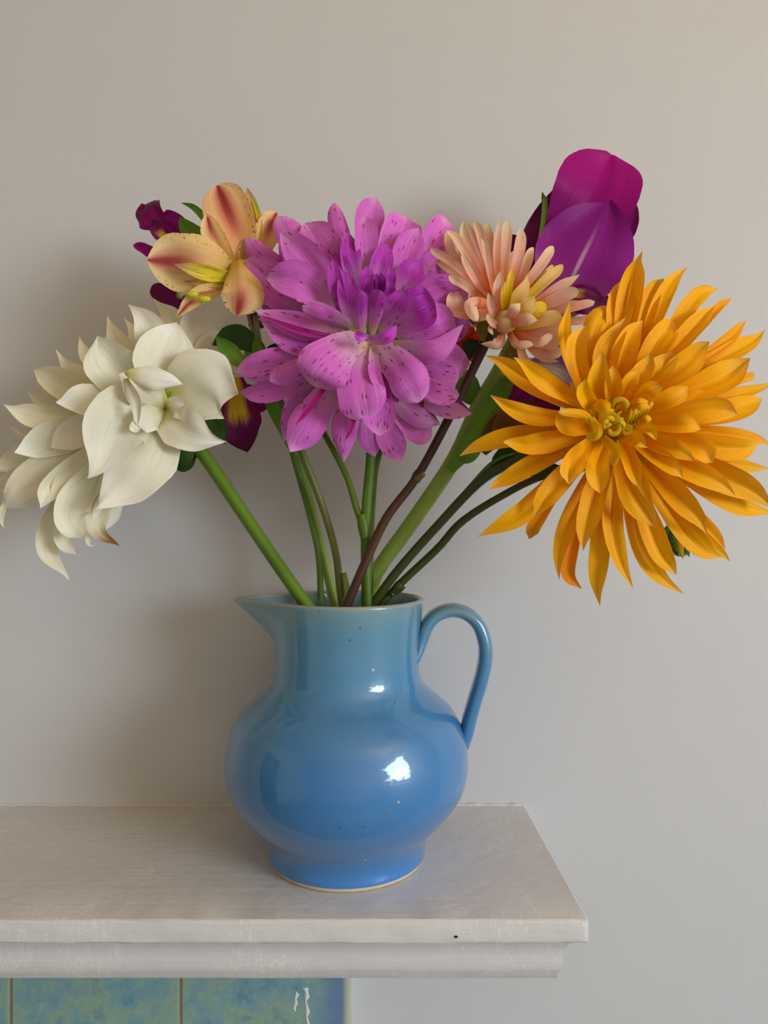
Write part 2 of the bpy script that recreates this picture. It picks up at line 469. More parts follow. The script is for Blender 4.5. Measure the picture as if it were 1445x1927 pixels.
lathe('foot_ring', [(base_r - 0.004, 0.0002), (base_r - 0.0016, 0.0003), (base_r - 0.0002, 0.0012), (base_r - 0.0003, 0.0034), (base_r - 0.003, 0.0042)], M_CLAY, jug, (JX, JD, SHELF_Z), spout=False, close=True)

def strap_handle():
    path = [(774, 1252), (786, 1225), (795, 1198), (805, 1174), (823, 1156), (850, 1148), (877, 1154), (899, 1174), (911, 1206), (913, 1238), (906, 1275), (894, 1315), (884, 1350), (877, 1380), (868, 1408), (856, 1432)]
    pts = [np.array(P(x, y, JD)) for x, y in path]
    c = catmull(pts, 64)
    V, F = [], []
    ns = 20
    for i, p in enumerate(c):
        t = c[min(i + 1, 63)] - c[max(i - 1, 0)]; t = Vector(t).normalized()
        b = Vector((0, 1, 0)); n = t.cross(b).normalized()
        u = i / 63
        wd = 0.0125 - 0.0028 * math.sin(u * math.pi * 0.5) + 0.004 * (max(0, 1 - u * 9) + max(0, u * 9 - 8))
        th = 0.0056 - 0.0016 * (max(0, 1 - u * 8) + max(0, u * 7 - 6))
        for j in range(ns):
            a = 2 * math.pi * j / ns
            ca, sa = math.cos(a), math.sin(a)
            gro = 1 - 0.13 * (math.cos(ca * 7.5) * 0.5 + 0.5) * (1 if sa > 0 else 0.6) * abs(sa)
            V.append(Vector(p) + b * (wd * math.copysign(abs(ca) ** 0.85, ca)) + n * (th * math.copysign(abs(sa) ** 0.8, sa) * gro))
    for i in range(63):
        for j in range(ns):
            F.append((i * ns + j, i * ns + (j + 1) % ns, (i + 1) * ns + (j + 1) % ns, (i + 1) * ns + j))
    return mesh_obj('handle', V, F, M_GLAZE, jug, (JX, JD, SHELF_Z))
strap_handle()

# ------------------------------------------------------------------ plant materials
def petal_mat(name, stops, back, vein=0.12, vein_col=None, transl=0.28, fleck=None, rough=0.5, mode=None, stripes=55):
    k = NT(name)
    uv = k.uv('UVMap'); met = k.uv('metric')
    sx = k.add('ShaderNodeSeparateXYZ'); k.link(uv, sx.inputs[0]); u, v = sx.outputs[0], sx.outputs[1]
    oi = k.add('ShaderNodeObjectInfo')
    rnd = oi.outputs['Random']
    off = k.add('ShaderNodeCombineXYZ'); k.link(k.math('MULTIPLY', rnd, 37.0), off.inputs[0]); k.link(k.math('MULTIPLY', rnd, 19.0), off.inputs[1])
    vadd = k.add('ShaderNodeVectorMath', operation='ADD'); k.link(met, vadd.inputs[0]); k.link(off.outputs[0], vadd.inputs[1])
    mv = vadd.outputs[0]
    soft = k.noise(k.scale_vec(mv, (60, 30, 1)), 1.0, 3, 0.5)
    col = k.ramp(k.math('ADD', v, k.math('MULTIPLY', k.math('SUBTRACT', soft, 0.5), 0.18), clamp=True), stops, 'EASE')
    # fine veins running along the petal
    uu = k.add('ShaderNodeCombineXYZ'); k.link(k.math('MULTIPLY', u, stripes), uu.inputs[0]); k.link(k.math('MULTIPLY', v, 3.0), uu.inputs[1]); k.link(k.math('MULTIPLY', rnd, 50.0), uu.inputs[2])
    vn = k.noise(uu.outputs[0], 0.6, 3, 0.6)
    vc = vein_col or tuple(c * 0.6 for c in stops[len(stops) // 2][1][:3]) + (1,)
    col = k.mix(k.math('MULTIPLY', k.ss(vn, 0.48, 0.72), vein), col, vc)
    mid = k.math('ABSOLUTE', k.math('SUBTRACT', u, 0.5))
    if mode == 'alstro':
        blot = k.math('MULTIPLY', k.math('SUBTRACT', 1.0, k.ss(mid, 0.05, 0.34)), k.ss(v, 0.18, 0.8))
        col = k.mix(k.math('MULTIPLY', blot, 0.85), col, srgb(206, 96, 98))
        red = k.math('MULTIPLY', k.math('SUBTRACT', 1.0, k.ss(mid, 0.02, 0.15)), k.ss(v, 0.42, 0.85))
        col = k.mix(k.math('MULTIPLY', red, 0.85), col, srgb(150, 40, 50))
        edge = k.math('MULTIPLY', k.ss(mid, 0.33, 0.42), k.math('GREATER_THAN', k.noise(k.scale_vec(mv, (330, 700, 1)), 1.0, 1, 0.4), 0.66))
        col = k.mix(k.math('MULTIPLY', edge, 0.8), col, srgb(96, 20, 34))
    if mode == 'alstro_inner':
        dash = k.math('MULTIPLY', k.ss(vn, 0.56, 0.60), k.ss(v, 0.15, 0.4))
        col = k.mix(k.math('MULTIPLY', dash, 0.7), col, srgb(120, 30, 36))
        col = k.mix(k.math('MULTIPLY', k.ss(v, 0.72, 1.0), 0.6), col, srgb(190, 90, 96))
    if mode == 'midrib':
        rib = k.math('MULTIPLY', k.math('SUBTRACT', 1.0, k.ss(mid, 0.006, 0.034)), k.math('SUBTRACT', 1.0, k.ss(v, 0.45, 0.85)))
        col = k.mix(k.math('MULTIPLY', rib, 0.7), col, srgb(206, 178, 190))
    if mode == 'throat':
        cen = k.math('MULTIPLY', k.math('SUBTRACT', 1.0, k.ss(k.math('ADD', mid, k.math('MULTIPLY', k.math('SUBTRACT', vn, 0.5), 0.25)), 0.12, 0.34)),
                     k.math('SUBTRACT', 1.0, k.ss(k.math('ADD', v, k.math('MULTIPLY', k.math('SUBTRACT', vn, 0.5), 0.35)), 0.42, 0.66)))
        col = k.mix(k.math('MULTIPLY', cen, 0.95), col, srgb(240, 200, 44))
    if mode == 'paleflash':
        cen = k.math('MULTIPLY', k.math('SUBTRACT', 1.0, k.ss(mid, 0.05, 0.30)), k.math('SUBTRACT', 1.0, k.ss(v, 0.45, 0.9)))
        col = k.mix(k.math('MULTIPLY', cen, k.math('MULTIPLY', vn, 1.6)), col, srgb(236, 226, 180))
    if mode == 'stripe':
        st = k.math('MULTIPLY', k.ss(mid, 0.27, 0.34), k.math('GREATER_THAN', u, 0.5))
        col = k.mix(k.math('MULTIPLY', st, 0.9), col, srgb(150, 10, 92))
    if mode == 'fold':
        st = k.math('SUBTRACT', 1.0, k.ss(mid, 0.035, 0.075))  # dark magenta midline paints the shade lying in a petal crease
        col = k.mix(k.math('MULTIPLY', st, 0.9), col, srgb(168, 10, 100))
    if mode == 'brown':
        col = k.mix(k.ss(k.math('ADD', v, k.math('MULTIPLY', vn, 0.5)), 0.75, 1.1), col, srgb(172, 118, 62))
    if fleck:
        vo = k.add('ShaderNodeTexVoronoi', feature='F1', voronoi_dimensions='2D'); vo.inputs['Scale'].default_value = 1.0
        k.link(k.scale_vec(mv, (430, 100, 1)), vo.inputs['Vector'])
        vs = k.add('ShaderNodeSeparateColor'); k.link(vo.outputs['Color'], vs.inputs[0])
        d = k.math('LESS_THAN', vo.outputs['Distance'], k.math('MULTIPLY', vs.outputs[1], 0.24))
        f = k.math('MULTIPLY', d, k.math('GREATER_THAN', vs.outputs[0], 0.6))
        col = k.mix(k.math('MULTIPLY', f, 0.8), col, fleck)
    tint = k.mix(1.0, col, oi.outputs['Color'], 'MULTIPLY')
    geo = k.add('ShaderNodeNewGeometry')
    fin = k.mix(geo.outputs['Backfacing'], tint, k.mix(0.65, tint, back))  # reverse colour; the pink dahlia's darker magenta also paints its crease shade
    k.link(fin, k.b.inputs['Base Color'])
    k.b.inputs['Roughness'].default_value = rough
    k.b.inputs['Specular IOR Level'].default_value = 0.2
    bp = k.bump(vn, 0.45, 0.0008)
    tl = k.add('ShaderNodeBsdfTranslucent'); k.link(fin, tl.inputs[0]); k.link(bp.outputs[0], tl.inputs['Normal'])
    mx = k.add('ShaderNodeMixShader'); mx.inputs[0].default_value = transl
    k.link(k.b.outputs[0], mx.inputs[1]); k.link(tl.outputs[0], mx.inputs[2]); k.link(mx.outputs[0], k.out.inputs[0])
    return k.m

def stem_mat(name, c1, c2, rough=0.42):
    k = NT(name); c = k.coord('Object')
    g = k.add('ShaderNodeNewGeometry')
    n = k.noise(k.scale_vec(g.outputs['Position'], (260, 260, 22)), 1.0, 4, 0.6)
    n2 = k.noise(g.outputs['Position'], 18, 3, 0.5)
    col = k.mix(k.ss(n2, 0.35, 0.65), c1, c2)
    col = k.mix(k.math('MULTIPLY', k.ss(n, 0.55, 0.75), 0.3), col, tuple(x * 0.5 for x in c1[:3]) + (1,))
    k.link(col, k.b.inputs['Base Color']); k.b.inputs['Roughness'].default_value = rough
    k.b.inputs['Specular IOR Level'].default_value = 0.4
    k.bump(n, 0.12, 0.0006)
    return k.m

MP = {}
MP['orange'] = petal_mat('orange_petal', [(0.0, srgb(226, 178, 8)), (0.25, srgb(255, 178, 2)), (0.72, srgb(255, 186, 10)), (1.0, srgb(254, 196, 74))], srgb(240, 165, 80), vein=0.34, vein_col=srgb(232, 126, 4), transl=0.22)
MP['pink'] = petal_mat('pink_petal', [(0.0, srgb(222, 196, 130)), (0.16, srgb(228, 170, 208)), (0.45, srgb(218, 104, 208)), (0.8, srgb(222, 112, 212)), (1.0, srgb(234, 160, 224))], srgb(186, 30, 140), vein=0.34, vein_col=srgb(242, 190, 232), transl=0.18, fleck=srgb(140, 14, 92))
MP['pink_inner'] = petal_mat('pink_inner_petal', [(0.0, srgb(216, 186, 150)), (0.25, srgb(208, 124, 200)), (0.6, srgb(184, 48, 184)), (1.0, srgb(192, 66, 196))], srgb(140, 16, 130), vein=0.3, vein_col=srgb(226, 150, 220), transl=0.16, fleck=srgb(140, 14, 110))
MP['pink_stripe'] = petal_mat('pink_striped_petal', [(0.0, srgb(222, 196, 150)), (0.16, srgb(226, 176, 210)), (0.45, srgb(214, 124, 204)), (1.0, srgb(230, 165, 220))], srgb(176, 20, 110), vein=0.2, vein_col=srgb(236, 190, 226), transl=0.25, fleck=srgb(150, 14, 92), mode='stripe')
MP['pink_fold'] = petal_mat('pink_folded_petal', [(0.0, srgb(222, 196, 150)), (0.16, srgb(226, 176, 210)), (0.45, srgb(214, 124, 204)), (1.0, srgb(230, 165, 220))], srgb(176, 20, 110), vein=0.2, vein_col=srgb(236, 190, 226), transl=0.25, fleck=srgb(150, 14, 92), mode='fold')  # crease shadow painted into the petal colour as saturated magenta
MP['white'] = petal_mat('white_petal', [(0.0, srgb(176, 178, 60)), (0.10, srgb(214, 212, 140)), (0.28, srgb(240, 237, 216)), (1.0, srgb(250, 248, 240))], srgb(236, 230, 204), vein=0.22, vein_col=srgb(204, 200, 150), transl=0.2, stripes=22)
MP['white_dry'] = petal_mat('white_dry_petal', [(0.0, srgb(214, 212, 140)), (0.30, srgb(236, 230, 205)), (1.0, srgb(240, 232, 214))], srgb(226, 214, 184), vein=0.2, vein_col=srgb(180, 150, 100), transl=0.25, mode='brown')
MP['peach'] = petal_mat('peach_petal', [(0.0, srgb(214, 92, 14)), (0.24, srgb(240, 146, 96)), (0.45, srgb(252, 194, 172)), (0.7, srgb(252, 208, 178)), (1.0, srgb(252, 232, 186))], srgb(246, 190, 150), vein=0.14, vein_col=srgb(240, 150, 120), transl=0.28)
MP['peach_yellow'] = petal_mat('peach_yellow_petal', [(0.0, srgb(186, 150, 20)), (0.3, srgb(236, 196, 70)), (0.7, srgb(246, 208, 130)), (1.0, srgb(250, 222, 120))], srgb(246, 200, 150), vein=0.3, vein_col=srgb(226, 140, 80), transl=0.28)
MP['yellow_floret'] = petal_mat('yellow_floret', [(0.0, srgb(170, 150, 16)), (0.4, srgb(236, 196, 16)), (1.0, srgb(248, 216, 60))], srgb(236, 190, 40), vein=0.15, transl=0.25)
MP['magenta'] = petal_mat('magenta_tepal', [(0.0, srgb(112, 4, 100)), (0.4, srgb(140, 2, 116)), (1.0, srgb(172, 2, 130))], srgb(110, 4, 92), vein=0.2, vein_col=srgb(96, 0, 70), transl=0.22, stripes=30)
MP['violet'] = petal_mat('violet_tepal', [(0.0, srgb(186, 150, 150)), (0.18, srgb(158, 72, 152)), (0.5, srgb(144, 30, 140)), (1.0, srgb(134, 12, 128))], srgb(110, 4, 92), vein=0.2, vein_col=srgb(110, 10, 110), transl=0.22, mode='midrib', stripes=34)
MP['lilac'] = petal_mat('lilac_tepal', [(0.0, srgb(176, 150, 190)), (0.4, srgb(140, 84, 170)), (1.0, srgb(92, 20, 110))], srgb(90, 10, 90), vein=0.4, vein_col=srgb(96, 20, 120), transl=0.2, mode='paleflash', stripes=40)
MP['deep'] = petal_mat('deep_purple_tepal', [(0.0, srgb(90, 4, 70)), (0.5, srgb(112, 4, 92)), (1.0, srgb(96, 2, 76))], srgb(80, 2, 66), vein=0.2, vein_col=srgb(70, 0, 50), transl=0.18)
MP['throat'] = petal_mat('yellow_throat_tepal', [(0.0, srgb(150, 20, 110)), (0.5, srgb(124, 4, 92)), (1.0, srgb(84, 2, 60))], srgb(110, 4, 92), vein=0.2, vein_col=srgb(90, 0, 60), transl=0.2, mode='throat', stripes=40)
MP['alstro'] = petal_mat('cream_blotched_tepal', [(0.0, srgb(222, 184, 60)), (0.35, srgb(246, 208, 136)), (1.0, srgb(252, 226, 170))], srgb(236, 180, 130), vein=0.3, vein_col=srgb(230, 150, 116), transl=0.25, mode='alstro', stripes=40)
MP['alstro_inner'] = petal_mat('yellow_streaked_tepal', [(0.0, srgb(196, 196, 20)), (0.5, srgb(232, 214, 60)), (1.0, srgb(246, 222, 150))], srgb(232, 200, 110), vein=0.3, vein_col=srgb(180, 180, 30), transl=0.25, mode='alstro_inner', stripes=24)
MP['red_orange'] = petal_mat('red_orange_petal', [(0.0, srgb(238, 150, 20)), (0.3, srgb(240, 84, 14)), (1.0, srgb(232, 50, 12))], srgb(220, 60, 14), vein=0.3, vein_col=srgb(190, 30, 6), transl=0.3)
MP['leaf_dark'] = petal_mat('dark_leaf', [(0.0, srgb(54, 84, 34)), (1.0, srgb(42, 74, 32))], srgb(70, 104, 48), vein=0.3, vein_col=srgb(24, 52, 18), transl=0.12, rough=0.4)
MP['leaf_light'] = petal_mat('light_leaf', [(0.0, srgb(120, 156, 54)), (1.0, srgb(88, 136, 44))], srgb(110, 144, 60), vein=0.25, vein_col=srgb(60, 96, 24), transl=0.2, rough=0.4)
MP['leaf_olive'] = petal_mat('olive_bract', [(0.0, srgb(110, 104, 36)), (1.0, srgb(122, 110, 40))], srgb(120, 110, 40), vein=0.3, vein_col=srgb(70, 60, 16), transl=0.15)
MP['leaf_brown'] = petal_mat('brown_bract', [(0.0, srgb(104, 92, 34)), (0.5, srgb(116, 70, 26)), (1.0, srgb(96, 24, 36))], srgb(110, 70, 36), vein=0.3, vein_col=srgb(70, 30, 16), transl=0.15)
MS = {}
MS['green'] = stem_mat('green_stem', srgb(72, 104, 20), srgb(90, 124, 30))
MS['light'] = stem_mat('light_green_stem', srgb(134, 168, 62), srgb(152, 182, 86))
MS['dark'] = stem_mat('dark_green_stem', srgb(54, 70, 24), srgb(66, 70, 30))
MS['brown'] = stem_mat('brown_stem', srgb(58, 36, 24), srgb(76, 48, 30))
MS['olive'] = stem_mat('olive_stem', srgb(98, 108, 42), srgb(110, 116, 56))
MS['cut'] = stem_mat('cut_stem', srgb(150, 110, 66), srgb(170, 130, 80), 0.8)
MS['yellow'] = stem_mat('yellow_anther', srgb(206, 206, 30), srgb(186, 190, 24), 0.7)
MS['filament'] = stem_mat('red_filament', srgb(150, 60, 60), srgb(190, 150, 60), 0.6)

# ------------------------------------------------------------------ plant geometry
SHAPES = {
    'lance': [(0, .45), (.18, .74), (.42, 1), (.6, .92), (.76, .66), (.88, .36), (.95, .17), (1, .02)],
    'oval':  [(0, .30), (.2, .66), (.48, 1), (.66, .97), (.8, .76), (.9, .46), (.96, .2), (1, .02)],
    'point': [(0, .35), (.2, .8), (.42, 1), (.6, .93), (.74, .68), (.86, .38), (.94, .18), (1, .02)],
    'round': [(0, .32), (.25, .76), (.55, 1), (.78, .95), (.9, .72), (.96, .44), (1, .1)],
    'fan':   [(0, .18), (.25, .52), (.55, .9), (.75, 1), (.9, .82), (.97, .5), (1, .15)],
    'lobe':  [(0, .2), (.25, .56), (.5, .88), (.7, 1), (.84, .94), (.93, .74), (.98, .46), (1, .16)],
    'strap': [(0, .5), (.25, .82), (.55, 1), (.78, .92), (.9, .7), (.97, .42), (1, .08)],
    'spike': [(0, .42), (.2, .8), (.42, 1), (.6, .80), (.75, .46), (.88, .2), (1, .02)],
    'leaf':  [(0, .12), (.2, .7), (.45, 1), (.7, .75), (.9, .3), (1, .02)],
}
TAB = {}
for k_, s_ in SHAPES.items():
    tt = np.linspace(0, 1, 201); yy = np.interp(tt, [a for a, _ in s_], [b for _, b in s_])
    ker = np.ones(13) / 13; pad = np.concatenate([np.full(6, yy[0]), yy, np.full(6, 2 * yy[-1] - yy[-2])])
    sm = np.convolve(pad, ker, 'valid'); sm[-6:] = np.linspace(sm[-6], yy[-1], 6)
    TAB[k_] = sm
def prof_at(shape, t): return float(np.interp(t, np.linspace(0, 1, 201), TAB[shape]))

PRND = random.Random(11)
def petal(parent, mat, pts, wpx, shape='lance', cup=0.25, roll=0.0, rolltip=None, ruffle=0.0, crease=0.0, name='petal', tint=None, nv=20, nu=9, jit=True, tipbend=None, wob=1.0, hook=0.0):
    """pts: [(px, py, depth m)] from base to tip. wpx: full width in photo pixels at that depth.
    cup > 0 lifts both margins towards the viewer side, crease deepens the midline, tipbend bends the
    last quarter along the normal, hook swings the tip sideways (both in units of the width)."""
    R = PRND
    j = R.uniform(-0.0012, 0.0012) if jit else 0
    W = [np.array(P(x, y, d + j)) for (x, y, d) in pts]
    ts = [1 - (1 - i / (nv - 1)) ** 1.35 for i in range(nv)]          # rows crowd towards the tip
    dense = catmull(W, 121)
    c = [np.array([np.interp(t, np.linspace(0, 1, 121), [p[a] for p in dense]) for a in range(3)]) for t in ts]
    dmean = sum(p[2] for p in pts) / len(pts)
    wid = wpx * dmean / FPX
    L = [0.0]
    for i in range(1, nv): L.append(L[-1] + float(np.linalg.norm(c[i] - c[i - 1])))
    V, F, UV, U2 = [], [], [], []
    camp = Vector((0, 0, CAM_Z)); prevS = None
    ph, ph2, ph3, ph4 = (R.uniform(0, 6.28) for _ in range(4))
    if rolltip is None: rolltip = roll + R.uniform(-16, 16) * wob
    roll = roll + R.uniform(-7, 7) * wob
    tb = tipbend if tipbend is not None else R.uniform(-0.22, 0.22) * wob
    asym = R.uniform(-0.35, 0.35) * wob
    for i in range(nv):
        t = ts[i]
        Tn = Vector(c[min(i + 1, nv - 1)] - c[max(i - 1, 0)]).normalized()
        Vw = (Vector(c[i]) - camp).normalized()
        Sd = Tn.cross(Vw)
        if Sd.length < 0.12 and prevS is not None: Sd = prevS - Tn * prevS.dot(Tn)
        Sd.normalize()
        if prevS is not None and Sd.dot(prevS) < 0: Sd = -Sd
        prevS = Sd
        N = Sd.cross(Tn).normalized()
        if N.dot(Vw) > 0 and abs(N.dot(Vw)) > 0.05: N = -N
        rl = math.radians(roll + (rolltip - roll) * t)
        S2 = Sd * math.cos(rl) + N * math.sin(rl); N2 = N * math.cos(rl) - Sd * math.sin(rl)
        hw = wid / 2 * prof_at(shape, t)
        bend = tb * wid * max(0.0, (t - 0.7) / 0.3) ** 2
        hk = hook * wid * max(0.0, (t - 0.75) / 0.25) ** 2
        for q in range(nu):
            u = -1 + 2 * q / (nu - 1)
            cc = cup * (1 + asym * u)
            lift = cc * hw * (u * u - 0.3) - crease * hw * (math.exp(-(u / 0.22) ** 2) - 0.3)
            lift += wob * wid * prof_at(shape, t) * (0.022 * math.sin(t * 9 + u * 2.2 + ph3) + 0.014 * math.sin(u * 7 + t * 3 + ph4))
            rf = ruffle * wid * 0.5 * (abs(u) ** 2.2) * math.sin(t * 13 + ph + (1.7 if u > 0 else 0)) * min(1, t * 2)
            ex = 1 + (ruffle * 0.35 * math.sin(t * 17 + ph2 + (2.1 if u > 0 else 0)) + 0.03 * wob * math.sin(t * 11 + ph + u)) * (abs(u) > 0.6)
            p = Vector(c[i]) + S2 * (u * hw * ex + hk) + N2 * (lift + rf + bend)
            V.append(p); UV.append((q / (nu - 1), t)); U2.append((u * hw, L[i]))
    for i in range(nv - 1):
        for q in range(nu - 1):
            a = i * nu + q
            F.append((a, a + 1, a + nu + 1, a + nu))
    # keep the front face of the sheet on the side of the viewer
    n0 = (Vector(V[F[len(F) // 2][1]]) - Vector(V[F[len(F) // 2][0]])).cross(Vector(V[F[len(F) // 2][3]]) - Vector(V[F[len(F) // 2][0]]))
    if n0.dot(Vector(c[nv // 2]) - camp) > 0: F = [f[::-1] for f in F]
    o = mesh_obj(name, V, F, MP[mat], parent, c[0], UV, U2)
    if tint is None:
        b = R.uniform(0.93, 1.05); tint = (b, b * R.uniform(0.97, 1.02), b * R.uniform(0.96, 1.03))
    o.color = (tint[0], tint[1], tint[2], 1)
    return o

def stem(parent, mat, pts, name='stem', ns=12, nseg=56, ridge=0.05):
    """pts: [(px, py, depth, diameter px)] plus world-space entries (Vector, diameter m)"""
    W, R = [], []
    for p in pts:
        if isinstance(p[0], Vector): W.append(np.array(p[0])); R.append(p[1] / 2)
        else: W.append(np.array(P(p[0], p[1], p[2]))); R.append(p[3] * p[2] / FPX / 2)
    if isinstance(pts[0][0], Vector):                 # even spacing for the hidden length inside the jug
        a, b = W[0], W[1]; n = max(1, int(np.linalg.norm(b - a) / 0.035))
        W = [a + (b - a) * k / n for k in range(n)] + W[1:]; R = [R[0] + (R[1] - R[0]) * k / n for k in range(n)] + R[1:]
    c = catmull(W, nseg); rr = np.interp(np.linspace(0, len(R) - 1, nseg), range(len(R)), R)
    V, F = [], []
    up = Vector((0.13, 1, 0.2)).normalized()
    for i in range(nseg):
        t = Vector(c[min(i + 1, nseg - 1)] - c[max(i - 1, 0)]).normalized()
        a = t.cross(up).normalized(); b = t.cross(a).normalized()
        for j in range(ns):
            an = 2 * math.pi * j / ns
            r = rr[i] * (1 + ridge * math.cos(3 * an))
            V.append(Vector(c[i]) + a * (r * math.cos(an)) + b * (r * math.sin(an)))
    for i in range(nseg - 1):
        for j in range(ns):
            F.append((i * ns + j, i * ns + (j + 1) % ns, (i + 1) * ns + (j + 1) % ns, (i + 1) * ns + j))
    F.append(tuple(range(ns))); F.append(tuple(range((nseg - 1) * ns, nseg * ns))[::-1])
    return mesh_obj(name, V, F, mat, parent, c[0])

def blob(parent, mat, px, py, d, rx, ry, rz, name, seg=14, rings=9, tint=None):
    """rounded lump; radii in photo pixels across/up and in metres along the view"""
    c = P(px, py, d); s = d / FPX
    V, F = [], []
    for i in range(rings + 1):
        th = math.pi * i / rings
        for j in range(seg):
            a = 2 * math.pi * j / seg
            V.append(c + Vector((rx * s * math.sin(th) * math.cos(a), rz * math.sin(th) * math.sin(a), ry * s * math.cos(th))))
    for i in range(rings):
        for j in range(seg):
            F.append((i * seg + j, i * seg + (j + 1) % seg, (i + 1) * seg + (j + 1) % seg, (i + 1) * seg + j))
    return mesh_obj(name, V, F, mat, parent, c)

def into_jug(p_rim, p_above, tail=0.006):
    """follow a stem's own line from the jug mouth down until it meets the inner wall or the floor"""
    a, b = P(*p_rim), P(*p_above)
    dr = (a - b).normalized(); p = a.copy()
    zs = [z for (r, z) in inner]; rs = [r for (r, z) in inner]
    zz = np.array(zs[::-1]); rr = np.array(rs[::-1])
    for _ in range(400):
        q = p + dr * 0.001
        h = q.z - SHELF_Z
        if h < 0.014: break
        lim = float(np.interp(h, zz, rr)) - tail
        if math.hypot(q.x - JX, q.y - JD) > lim: break
        p = q
    return p

def rows(parent, mat, d0, layers, data, scale=0.01, wf=1.0):
    """data rows: (tip, mid, base, width, layer, options)"""
    for r in data:
        tip, mid, base, wd, lay = r[:5]
        opt = dict(r[5]) if len(r) > 5 else {}
        db, dm, dt = layers[lay] if not isinstance(lay, tuple) else lay
        m = opt.pop('mat', mat)
        if m == 'orange': opt.setdefault('hook', PRND.uniform(-0.28, 0.28)); opt.setdefault('wob', 1.4); opt['cup'] = opt.get('cup', 0.25) * 1.35; opt['crease'] = opt.get('crease', 0) + 0.16
        if m.startswith('peach'): opt.setdefault('hook', PRND.uniform(-0.35, 0.35)); opt.setdefault('wob', 1.3)
        if m.startswith('white'): opt.setdefault('wob', 1.5); opt.setdefault('hook', PRND.uniform(-0.12, 0.12))
        if m.startswith('pink'): opt['crease'] = opt.get('crease', 0) + 0.08
        petal(parent, m, [(base[0], base[1], d0 + db * scale), (mid[0], mid[1], d0 + dm * scale), (tip[0], tip[1], d0 + dt * scale)], wd * wf, **opt)

# ================================================================== pink dahlia
PRND.seed(21)
b0 = into_jug((690, 1128, 0.552), (689, 974, 0.548))
pink = thing('dahlia', 'large pink dahlia with magenta-flecked petals above the jug', 'flower', b0)
stem(pink, MS['green'], [(b0, 0.0075), (690, 1128, 0.552, 20), (689, 974, 0.548, 19), (698, 858, 0.545, 18), (698, 760, 0.542, 18), (694, 650, 0.535, 20)])
side = stem(pink, MS['green'], [(681, 985, 0.547, 13), (672, 960, 0.549, 13), (650, 891, 0.556, 12), (604, 804, 0.566, 11), (590, 770, 0.570, 10)], 'side_shoot')
stem(pink, MS['green'], [(688, 1012, 0.547, 19.5), (684, 988, 0.547, 23), (680, 968, 0.547, 17)], 'stem_node', nseg=10)
blob(pink, MS['green'], 695, 610, 0.533, 34, 34, 0.012, 'calyx')
PD = 0.505
LP = {0: (2.2, 1.8, 2.6), 1: (1.8, 0.6, 0.9), 2: (1.5, -0.6, -0.9), 3: (1.2, -1.6, -2.4), 4: (1.0, -2.0, -3.6), 'b': (2.4, 2.8, 3.8)}
